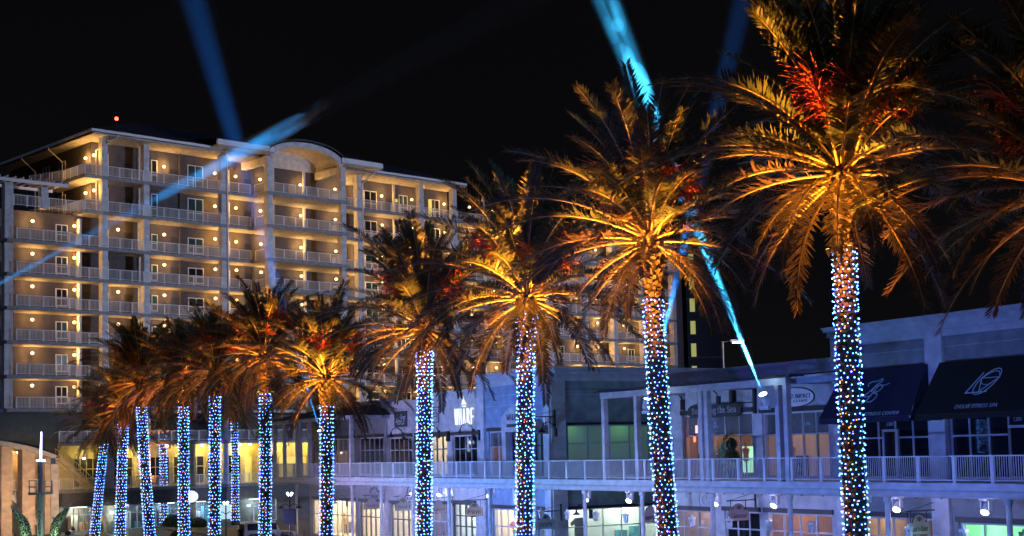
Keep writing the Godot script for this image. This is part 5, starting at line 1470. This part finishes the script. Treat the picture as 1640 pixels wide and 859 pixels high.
func build_jeep() -> void:
	var t := thing("parked_car", "white boxy off-road car with rear spare wheel parked by the yellow entrance", "car", Transform3D(Basis(Vector3.UP, 0.45), Vector3(-18.8, 0, -108.0)), Vector3.ZERO)
	var b := MB.new()
	b.extrude([Vector2(-1.95, 0.5), Vector2(-1.5, 0.5), Vector2(-1.45, 0.8), Vector2(-0.85, 0.8), Vector2(-0.75, 0.45), Vector2(0.85, 0.45), Vector2(0.95, 0.8), Vector2(1.6, 0.8), Vector2(1.7, 0.5), Vector2(2.0, 0.55), Vector2(1.98, 1.0), Vector2(0.85, 1.1), Vector2(-1.95, 1.1)], -0.78, 0.78)
	part(t, "body", b, M.car_white)
	var r := MB.new(); r.hexa([Vector3(-1.93, 1.1, -0.76), Vector3(0.8, 1.1, -0.76), Vector3(0.45, 1.82, -0.68), Vector3(-1.88, 1.82, -0.68), Vector3(-1.93, 1.1, 0.76), Vector3(0.8, 1.1, 0.76), Vector3(0.45, 1.82, 0.68), Vector3(-1.88, 1.82, 0.68)]); part(t, "cabin", r, M.car_white)
	for s in [-1, 1]:
		for q in [[-1.7, -0.9], [-0.75, 0.0], [0.1, 0.55]]:
			var w := MB.new()
			w.hexa([Vector3(q[0], 1.2, s * 0.765 - 0.012), Vector3(q[1], 1.2, s * 0.765 - 0.012), Vector3(q[1] - 0.03, 1.7, s * 0.71 - 0.012), Vector3(q[0], 1.7, s * 0.71 - 0.012), Vector3(q[0], 1.2, s * 0.765 + 0.012), Vector3(q[1], 1.2, s * 0.765 + 0.012), Vector3(q[1] - 0.03, 1.7, s * 0.71 + 0.012), Vector3(q[0], 1.7, s * 0.71 + 0.012)])
			part(t, "side_window", w, M.glass_dark)
		for x in [-1.18, 1.27]:
			var ty := MB.new(); ty.tube([Vector3(x, 0.4, s * 0.6), Vector3(x, 0.4, s * 0.64), Vector3(x, 0.4, s * 0.82), Vector3(x, 0.4, s * 0.86)], [0.34, 0.4, 0.4, 0.34], 20)
			var wh := part(t, "wheel", ty, M.rubber)
			var rm := MB.new(); rm.tube([Vector3(x, 0.4, s * 0.84), Vector3(x, 0.4, s * 0.875)], [0.22, 0.2], 12); part(wh, "rim", rm, M.chrome)
			var fl := MB.new(); fl.extrude([Vector2(x - 0.5, 0.75), Vector2(x - 0.32, 0.95), Vector2(x + 0.32, 0.95), Vector2(x + 0.5, 0.75), Vector2(x + 0.42, 0.75), Vector2(x + 0.28, 0.88), Vector2(x - 0.28, 0.88), Vector2(x - 0.42, 0.75)], s * 0.84 - 0.07, s * 0.84 + 0.07); part(t, "wheel_arch", fl, M.dark_trim)
		var tlp := MB.new(); tlp.box(-1.98, -1.94, 0.75, 1.0, s * 0.68 - 0.06, s * 0.68 + 0.06); part(t, "tail_lamp", tlp, M.door)
	var sp := MB.new(); sp.tube([Vector3(-1.96, 1.0, 0.05), Vector3(-2.0, 1.0, 0.05), Vector3(-2.14, 1.0, 0.05), Vector3(-2.18, 1.0, 0.05)], [0.33, 0.39, 0.39, 0.33], 20)
	var spare := part(t, "spare_wheel", sp, M.rubber)
	var sr := MB.new(); sr.tube([Vector3(-2.17, 1.0, 0.05), Vector3(-2.2, 1.0, 0.05)], [0.2, 0.18], 12); part(spare, "rim", sr, M.chrome)
	bx(t, "rear_window", M.glass_dark, -1.96, -1.9, 1.25, 1.68, -0.55, 0.55)
	bx(t, "bumper", M.dark_trim, -2.08, -1.96, 0.45, 0.62, -0.8, 0.8)
	bx(t, "front_bumper", M.dark_trim, 2.0, 2.15, 0.5, 0.68, -0.8, 0.8)

# ---------------------------------------------------------------- wash lights and sky beams
func flood(at: Vector3, to: Vector3, c: Color, e: float, ang: float, lens: Color, label: String) -> void:   # LED wash light on a short stand
	var t := thing("wash_light", label, "floodlight", I, Vector3(at.x, 0, at.z), "LED wash lights along the street")
	var d := (to - at).normalized()
	var b := MB.new(); b.tube([Vector3(at.x, 0, at.z), Vector3(at.x, at.y - 0.25, at.z)], [0.05, 0.04], 8)
	for k in 3: b.bar(Vector3(at.x, 0.35, at.z), Vector3(at.x + cos(TAU * k / 3.0) * 0.4, 0.02, at.z + sin(TAU * k / 3.0) * 0.4), 0.03, 0.03)
	part(t, "stand", b, M.black_iron)
	var h := MB.new(); h.bar(at - d * 0.12, at + d * 0.06, 0.42, 0.3); part(t, "housing", h, M.black_iron)
	var m: StandardMaterial3D = glow("wash_lens_%s" % lens.to_html(), lens, 4.0) if not M.has("wash_lens_%s" % lens.to_html()) else M["wash_lens_%s" % lens.to_html()]
	var l := MB.new(); l.bar(at + d * 0.065, at + d * 0.075, 0.36, 0.25); part(t, "lens_lamp", l, m)
	spot(t, at + d * 0.1, to, c, e, ang, 1.0, 0.2)

func sky_beam(from: Vector3, to: Vector3, half_angle: float, e: float, c: Color, density: float, label: String, holder: Transform3D, hang := true) -> void:
	var t := thing("searchlight", label, "searchlight", I, from)
	var d := (to - from).normalized()
	var b := MB.new()
	b.tube([from - d * 0.55, from - d * 0.5, from - d * 0.1, from], [0.1, 0.17, 0.2, 0.2], 14)
	part(t, "head", b, M.fix_white)
	var y := MB.new()
	for s in [-1, 1]: y.bar(from - d * 0.25 + holder.basis.x * 0.24 * s, from - d * 0.25 + holder.basis.x * 0.24 * s + Vector3(0, -0.42, 0), 0.06, 0.08)
	y.bar(from - d * 0.25 + holder.basis.x * -0.3 + Vector3(0, -0.4, 0), from - d * 0.25 + holder.basis.x * 0.3 + Vector3(0, -0.4, 0), 0.16, 0.16)
	part(t, "yoke", y, M.fix_white)
	var l := MB.new(); l.tube([from + d * 0.004, from + d * 0.02], [0.17, 0.16], 14); part(t, "lens_lamp", l, M.beam_lens)
	spot(t, from + d * 0.06, to, c, e, half_angle * 1.3, 1.0, 0.04)
	# the smoky air that the beam shows up in
	var length := (to - from).length()
	for q in [[1.5, 0.45], [1.0, 0.4], [0.6, 0.35]]:
		var f := FogVolume.new()
		f.name = numbered("beam_haze")
		f.shape = RenderingServer.FOG_VOLUME_SHAPE_CONE
		var rr: float = tan(deg_to_rad(half_angle * q[0])) * length
		f.size = Vector3(rr * 2, length, rr * 2)
		var fm := FogMaterial.new(); fm.density = density * q[1]; fm.albedo = Color(0.9, 0.95, 1.0)
		f.material = fm
		# the cone's tip is its +y end: turn it so that the tip sits at the lamp
		var qb := Basis(Quaternion(Vector3.UP, -d))
		f.transform = Transform3D(qb, from + d * length * 0.5)
		f.set_meta("kind", "stuff")
		add_child(f)

func smoke(at: Vector3, size: Vector3, along: Vector3, density: float) -> void:
	var f := FogVolume.new()
	f.name = numbered("drifting_smoke")
	f.shape = RenderingServer.FOG_VOLUME_SHAPE_ELLIPSOID
	f.size = size
	var fm := FogMaterial.new(); fm.density = density; fm.albedo = Color(0.95, 0.97, 1.0)
	f.material = fm
	f.transform = Transform3D(Basis(Quaternion(Vector3.RIGHT, along.normalized())), at)
	f.set_meta("kind", "stuff")
	add_child(f)

func Rp(x: float, y: float, z: float) -> Vector3:
	return R * Vector3(x, y, z)

# ---------------------------------------------------------------- the scene
func _ready() -> void:
	rng.seed = 1
	# camera: at the rail of the upper walkway across the street, looking slightly up, a crop of a 50 mm frame
	var cam := Camera3D.new()
	cam.name = "camera"
	add_child(cam)
	cam.transform = Transform3D(Basis(Vector3(0.999718, -0.023663, -0.001837), Vector3(0.023734, 0.996719, 0.077377), Vector3(0, -0.077399, 0.997)), Vector3(0, 6.64, 0))
	cam.projection = Camera3D.PROJECTION_FRUSTUM
	cam.near = 0.1; cam.far = 900.0
	cam.size = 0.1 * 859.0 / 2280.0
	cam.frustum_offset = Vector2(0, 0.1 * 116.5 / 2280.0)
	cam.keep_aspect = Camera3D.KEEP_HEIGHT
	cam.current = true
	# night sky
	var we := WorldEnvironment.new()
	we.name = "environment"
	var env := Environment.new()
	env.background_mode = Environment.BG_SKY
	var sm := ProceduralSkyMaterial.new()
	sm.sky_top_color = lin(0.0016, 0.0017, 0.0022); sm.sky_horizon_color = lin(0.0030, 0.0028, 0.0034); sm.sky_curve = 0.2
	sm.ground_bottom_color = lin(0.002, 0.002, 0.002); sm.ground_horizon_color = lin(0.003, 0.0028, 0.003)
	sm.sun_angle_max = 1.0
	sm.sky_cover = noise_tex(0.004, 0.0, 1.0, 21, 1024); sm.sky_cover_modulate = Color(0.042, 0.040, 0.042)
	var sky := Sky.new(); sky.sky_material = sm
	env.sky = sky
	env.tonemap_mode = Environment.TONE_MAPPER_LINEAR
	env.tonemap_exposure = 1.0
	env.sdfgi_enabled = true; env.ssao_enabled = true; env.ssil_enabled = true
	env.volumetric_fog_enabled = true; env.volumetric_fog_density = 0.0
	we.environment = env
	add_child(we)
	# the moon and the glow of the town behind the viewer
	var moon := DirectionalLight3D.new()
	moon.name = "moon_light"
	moon.light_color = Color(0.62, 0.72, 1.0); moon.light_energy = 0.10; moon.light_angular_distance = 12.0; moon.shadow_enabled = true
	moon.sky_mode = DirectionalLight3D.SKY_MODE_LIGHT_ONLY
	moon.transform = Transform3D(Basis.looking_at(Vector3(-0.25, -0.55, -1.0).normalized()), Vector3(0, 60, 0))
	add_child(moon)
	make_materials()
	R = Transform3D(Basis(Vector3.UP, deg_to_rad(-59.802)), Vector3(18.502, 0, -52.087))
	T = Transform3D(Basis(Vector3.UP, deg_to_rad(43.432)), Vector3(-38.554, 0, -134.0))
	# ground
	var pm := PlaneMesh.new(); pm.size = Vector2(1600, 1600)
	struct("ground", pm, M.ground, Transform3D(Basis(), Vector3(0, -0.012, -300)))
	var rd := BoxMesh.new(); rd.size = Vector3(150, 0.01, 9)
	struct("road", rd, M.road, R * Transform3D(Basis(), Vector3(-40, -0.001, 7.6)))
	var pv := BoxMesh.new(); pv.size = Vector3(150, 0.14, 5.0)
	struct("pavement", pv, M.paving, R * Transform3D(Basis(), Vector3(-40, 0.07, 0.4)))
	struct("pavement", pv, M.paving, R * Transform3D(Basis(), Vector3(-40, 0.07, 14.8)))
	build_tower()
	build_arcade()
	build_far_tower()
	build_shops()
	build_deck()
	build_canopies()
	build_signs()
	build_fittings()
	build_street()
	make_palm_kit()
	palm(Vector2(9.19, -39.0), Vector3(9.29, 14.3, -39.0), 11.97, 5.2, 1, "tallest date palm, before the navy awning, orange fruit sprays in its golden crown", 20.0, 420.0, 1.0, 0.165, 0.88)
	palm(Vector2(4.97, -46.0), Vector3(4.56, 13.55, -46.0), 11.48, 4.9, 2, "date palm before the steel canopy, second tallest, with golden upright fronds", 20.0, 420.0, 1.05, 0.165, 0.84)
	palm(Vector2(0.27, -55.0), Vector3(0.58, 12.75, -55.0), 11.94, 5.1, 3, "date palm before the arched corner portal, lights ending high under a drooping crown", 18.0, 420.0, 1.2, 0.165, 0.82)
	palm(Vector2(-4.03, -62.5), Vector3(-3.89, 12.3, -62.5), 11.2, 4.9, 4, "date palm before the white shop, trunk crossing the outlined board", 10.0, 190.0, 1.3, 0.165, 0.84)
	palm(Vector2(-9.62, -72.5), Vector3(-9.56, 10.8, -72.5), 9.18, 4.6, 5, "shorter date palm before the hipped porch, densely lit trunk and glowing golden skirt", 22.0, 300.0, 1.2, 0.2, 0.76)
	palm(Vector2(-14.62, -83.0), Vector3(-14.46, 12.7, -83.0), 10.43, 4.7, 6, "date palm at the left end of the walkway, orange sparks low on its trunk", 12.0, 230.0, 1.2, 0.2, 0.74)
	palm(Vector2(-18.63, -88.0), Vector3(-18.4, 12.1, -88.0), 10.47, 4.3, 7, "date palm whose trunk stands just right of the oval glowing sign", 4.0, 45.0, 1.25, 0.215, 0.7)
	palm(Vector2(-21.41, -92.0), Vector3(-21.26, 11.9, -92.0), 10.16, 4.4, 8, "date palm whose trunk overlaps the left edge of the oval glowing sign", 7.0, 110.0, 1.25, 0.215, 0.7)
	palm(Vector2(-24.48, -96.0), Vector3(-25.2, 12.1, -96.0), 10.21, 4.5, 9, "leaning date palm left of the oval sign, its trunk tilting left as it rises", 6.0, 80.0, 1.25, 0.215, 0.72)
	palm(Vector2(-28.76, -104.0), Vector3(-28.48, 10.6, -104.0), 9.4, 4.2, 10, "date palm second from the left, with a tight fan of golden fronds over its lights", 13.0, 120.0, 1.3, 0.23, 0.74)
	palm(Vector2(-34.75, -118.0), Vector3(-33.86, 9.6, -118.0), 8.21, 4.2, 11, "leftmost date palm, short and leaning right, all white lights on the trunk", 7.0, 20.0, 1.35, 0.25, 0.72)
	palm(Vector2(-27.83, -142.0), Vector3(-27.92, 11.6, -142.0), 10.03, 3.6, 12, "slim far date palm against the yellow-lit storey, right of the oval sign", 8.0, 20.0, 1.4, 0.28, 0.8)
	palm(Vector2(-34.46, -140.0), Vector3(-34.53, 10.2, -140.0), 8.98, 3.0, 13, "slimmest far date palm in a pot, between the leaning palms", 5.0, 60.0, 1.4, 0.28, 0.8)
	palm(Vector2(13.6, -35.5), Vector3(14.3, 13.0, -35.5), 11.4, 5.0, 14, "date palm at the right edge of which only dim frond tips show", 2.0, 30.0, 1.0, 0.165, 0.9)
	# LED wash on the shop fronts
	var lilac := Color(0.70, 0.73, 1.0)
	flood(Rp(-3, 2.6, 11), Rp(-3, 5.5, SW), Color(0.42, 0.56, 1.0), 95.0, 48.0, lin(0.3, 0.4, 1.0), "LED wash light facing the black awning")
	flood(Rp(-14, 2.6, 11), Rp(-14, 4.5, SW), Color(0.44, 0.61, 1.0), 100.0, 48.0, lin(0.3, 0.4, 1.0), "LED wash light facing the oval board")
	flood(Rp(-24, 2.4, 11), Rp(-24, 4.0, SW), Color(0.58, 0.70, 1.0), 140.0, 48.0, lin(0.5, 0.45, 1.0), "LED wash light facing the long dark board")
	flood(Rp(-33, 1.9, 11), Rp(-33, 4.5, SW), Color(0.50, 0.70, 1.0), 150.0, 48.0, lin(0.3, 0.4, 1.0), "LED wash light facing the court")
	flood(Rp(-42, 1.5, 11), Rp(-42, 5.5, SW), Color(0.42, 0.60, 1.0), 235.0, 48.0, lin(0.3, 0.4, 1.0), "LED wash light facing the corner block")
	flood(Rp(-51, 1.0, 11), Rp(-51, 5.0, SW), Color(0.56, 0.68, 1.0), 225.0, 48.0, lin(0.5, 0.45, 1.0), "LED wash light facing the glowing WHARF letters")
	flood(Rp(-60, 0.7, 11), Rp(-60, 4.0, SW), Color(0.74, 0.70, 1.0), 190.0, 46.0, lin(0.5, 0.45, 1.0), "LED wash light facing the grey and white shops")
	flood(T * Vector3(-9, 0.7, 11), T * Vector3(-7.6, 4.0, 0), Color(1.0, 0.80, 0.60), 165.0, 34.0, lin(1.0, 0.6, 0.3), "warm wash light facing the peach columns")
	flood(Vector3(-15, 11.5, -20), Vector3(6, 11, -70), Color(0.36, 0.43, 1.0), 480.0, 30.0, lin(0.3, 0.4, 1.0), "LED wash light high on a mast outside the left of the view")
	# floodlight mast of the car park to the right, outside the view
	var fm := thing("flood_mast", "tall car park floodlight mast beyond the shops, aimed at the apartments", "floodlight", I, Vector3(46, 0, -96))
	var fb := MB.new(); fb.tube([Vector3(46, 0, -96), Vector3(46, 15, -96)], [0.2, 0.12], 10); fb.box(45.5, 46.3, 15.0, 15.5, -96.4, -95.8)
	part(fm, "mast", fb, M.alu)
	bx(fm, "lens_lamp", M.cool_lamp, 45.42, 45.48, 15.05, 15.45, -96.35, -95.85)
	spot(fm, Vector3(45.3, 15.25, -96.1), Vector3(-14, 22, -152), Color(0.80, 0.85, 1.0), 3300.0, 34.0, 0.8, 0.3)
	spot(fm, Vector3(45.2, 15.25, -96.0), Vector3(14, 22, -186), Color(0.85, 0.85, 1.0), 2200.0, 15.0, 1.0, 0.3)
	# searchlights on the canopies, and one far to the left
	sky_beam(Vector3(11.16, 8.91, -63.62), Vector3(3.1, 27.18, -55.43), 1.55, 62000.0, Color(0.26, 0.78, 1.0), 0.035, "searchlight at the right end of the steel canopy, beam rising left to the top edge", R)
	sky_beam(Vector3(6.71, 9.07, -71.26), Vector3(12.44, 31.22, -67.51), 1.6, 15000.0, Color(0.16, 0.55, 1.0), 0.018, "searchlight behind the second palm trunk, dim beam rising right", R)
	sky_beam(Vector3(-14.74, 8.54, -108.11), Vector3(-23.41, 44.14, -98.78), 1.75, 21000.0, Color(0.1, 0.5, 0.92), 0.016, "searchlight on the hipped porch, tall dim beam rising left", R)
	sky_beam(Vector3(-47.82, 17.02, -112.0), Vector3(6.0, 45.12, -112.0), 1.0, 40000.0, Color(0.16, 0.66, 1.0), 0.011, "searchlight beyond the left edge, beam slanting across the apartments", R)
	var pr := RandomNumberGenerator.new(); pr.seed = 12
	for q in [[0.70, 15.0, 1.7, 0.03], [0.74, 11.0, 1.75, 0.05], [0.77, 8.0, 1.7, 0.07], [0.80, 5.0, 1.6, 0.1]]:
		smoke(Vector3(-47.82, 17.02, -112.0).lerp(Vector3(-10.5, 36.5, -112.0), q[0]), Vector3(q[1], q[2], q[2]), Vector3(37.32, 19.48, 0), q[3])
	for k in 60:
		var f := 0.6 + 0.3 * sqrt(pr.randf())
		smoke(Vector3(-47.82, 17.02, -112.0).lerp(Vector3(-10.5, 36.5, -112.0), f) + Vector3(pr.randf_range(-0.4, 0.4), pr.randf_range(-0.5, 0.5), pr.randf_range(-0.5, 0.5)), Vector3(pr.randf_range(0.5, 1.6), pr.randf_range(0.3, 0.7), pr.randf_range(0.4, 0.9)), Vector3(37, 19 + pr.randf_range(-9, 9), pr.randf_range(-8, 8)), pr.randf_range(0.02, 0.10) * (1.6 if f > 0.74 and f < 0.87 else 0.6))
	for k in 10:
		var f := pr.randf_range(0.02, 0.42)
		smoke(Vector3(6.71, 9.07, -71.26).lerp(Vector3(12.44, 31.22, -67.51), f) + Vector3(pr.randf_range(-0.2, 0.2), 0, pr.randf_range(-0.2, 0.2)), Vector3(pr.randf_range(1.2, 3.0), pr.randf_range(0.5, 0.9), pr.randf_range(0.5, 0.9)), Vector3(5.7 + pr.randf_range(-3, 3), 22, 3.7), pr.randf_range(0.03, 0.1))
	# thin haze hanging over the walkway where the fog machines stand
	smoke(R * Vector3(-63, 3.5, 0.5), Vector3(30, 9, 7), R.basis.x, 0.012)
	smoke(R * Vector3(-50, 3.0, 1.0), Vector3(24, 7, 6), R.basis.x, 0.006)
	for k in 40:
		var f := pr.randf_range(0.5, 1.0) if k < 32 else pr.randf_range(0.08, 0.4)
		smoke(Vector3(11.16, 8.91, -63.62).lerp(Vector3(3.1, 27.18, -55.43), f) + Vector3(pr.randf_range(-0.3, 0.3), pr.randf_range(-0.3, 0.3), pr.randf_range(-0.3, 0.3)), Vector3(pr.randf_range(0.6, 1.8), pr.randf_range(0.2, 0.6), pr.randf_range(0.3, 0.8)), Vector3(-8.2 + pr.randf_range(-3, 3), 18.5, 7.9), pr.randf_range(0.03, 0.14))
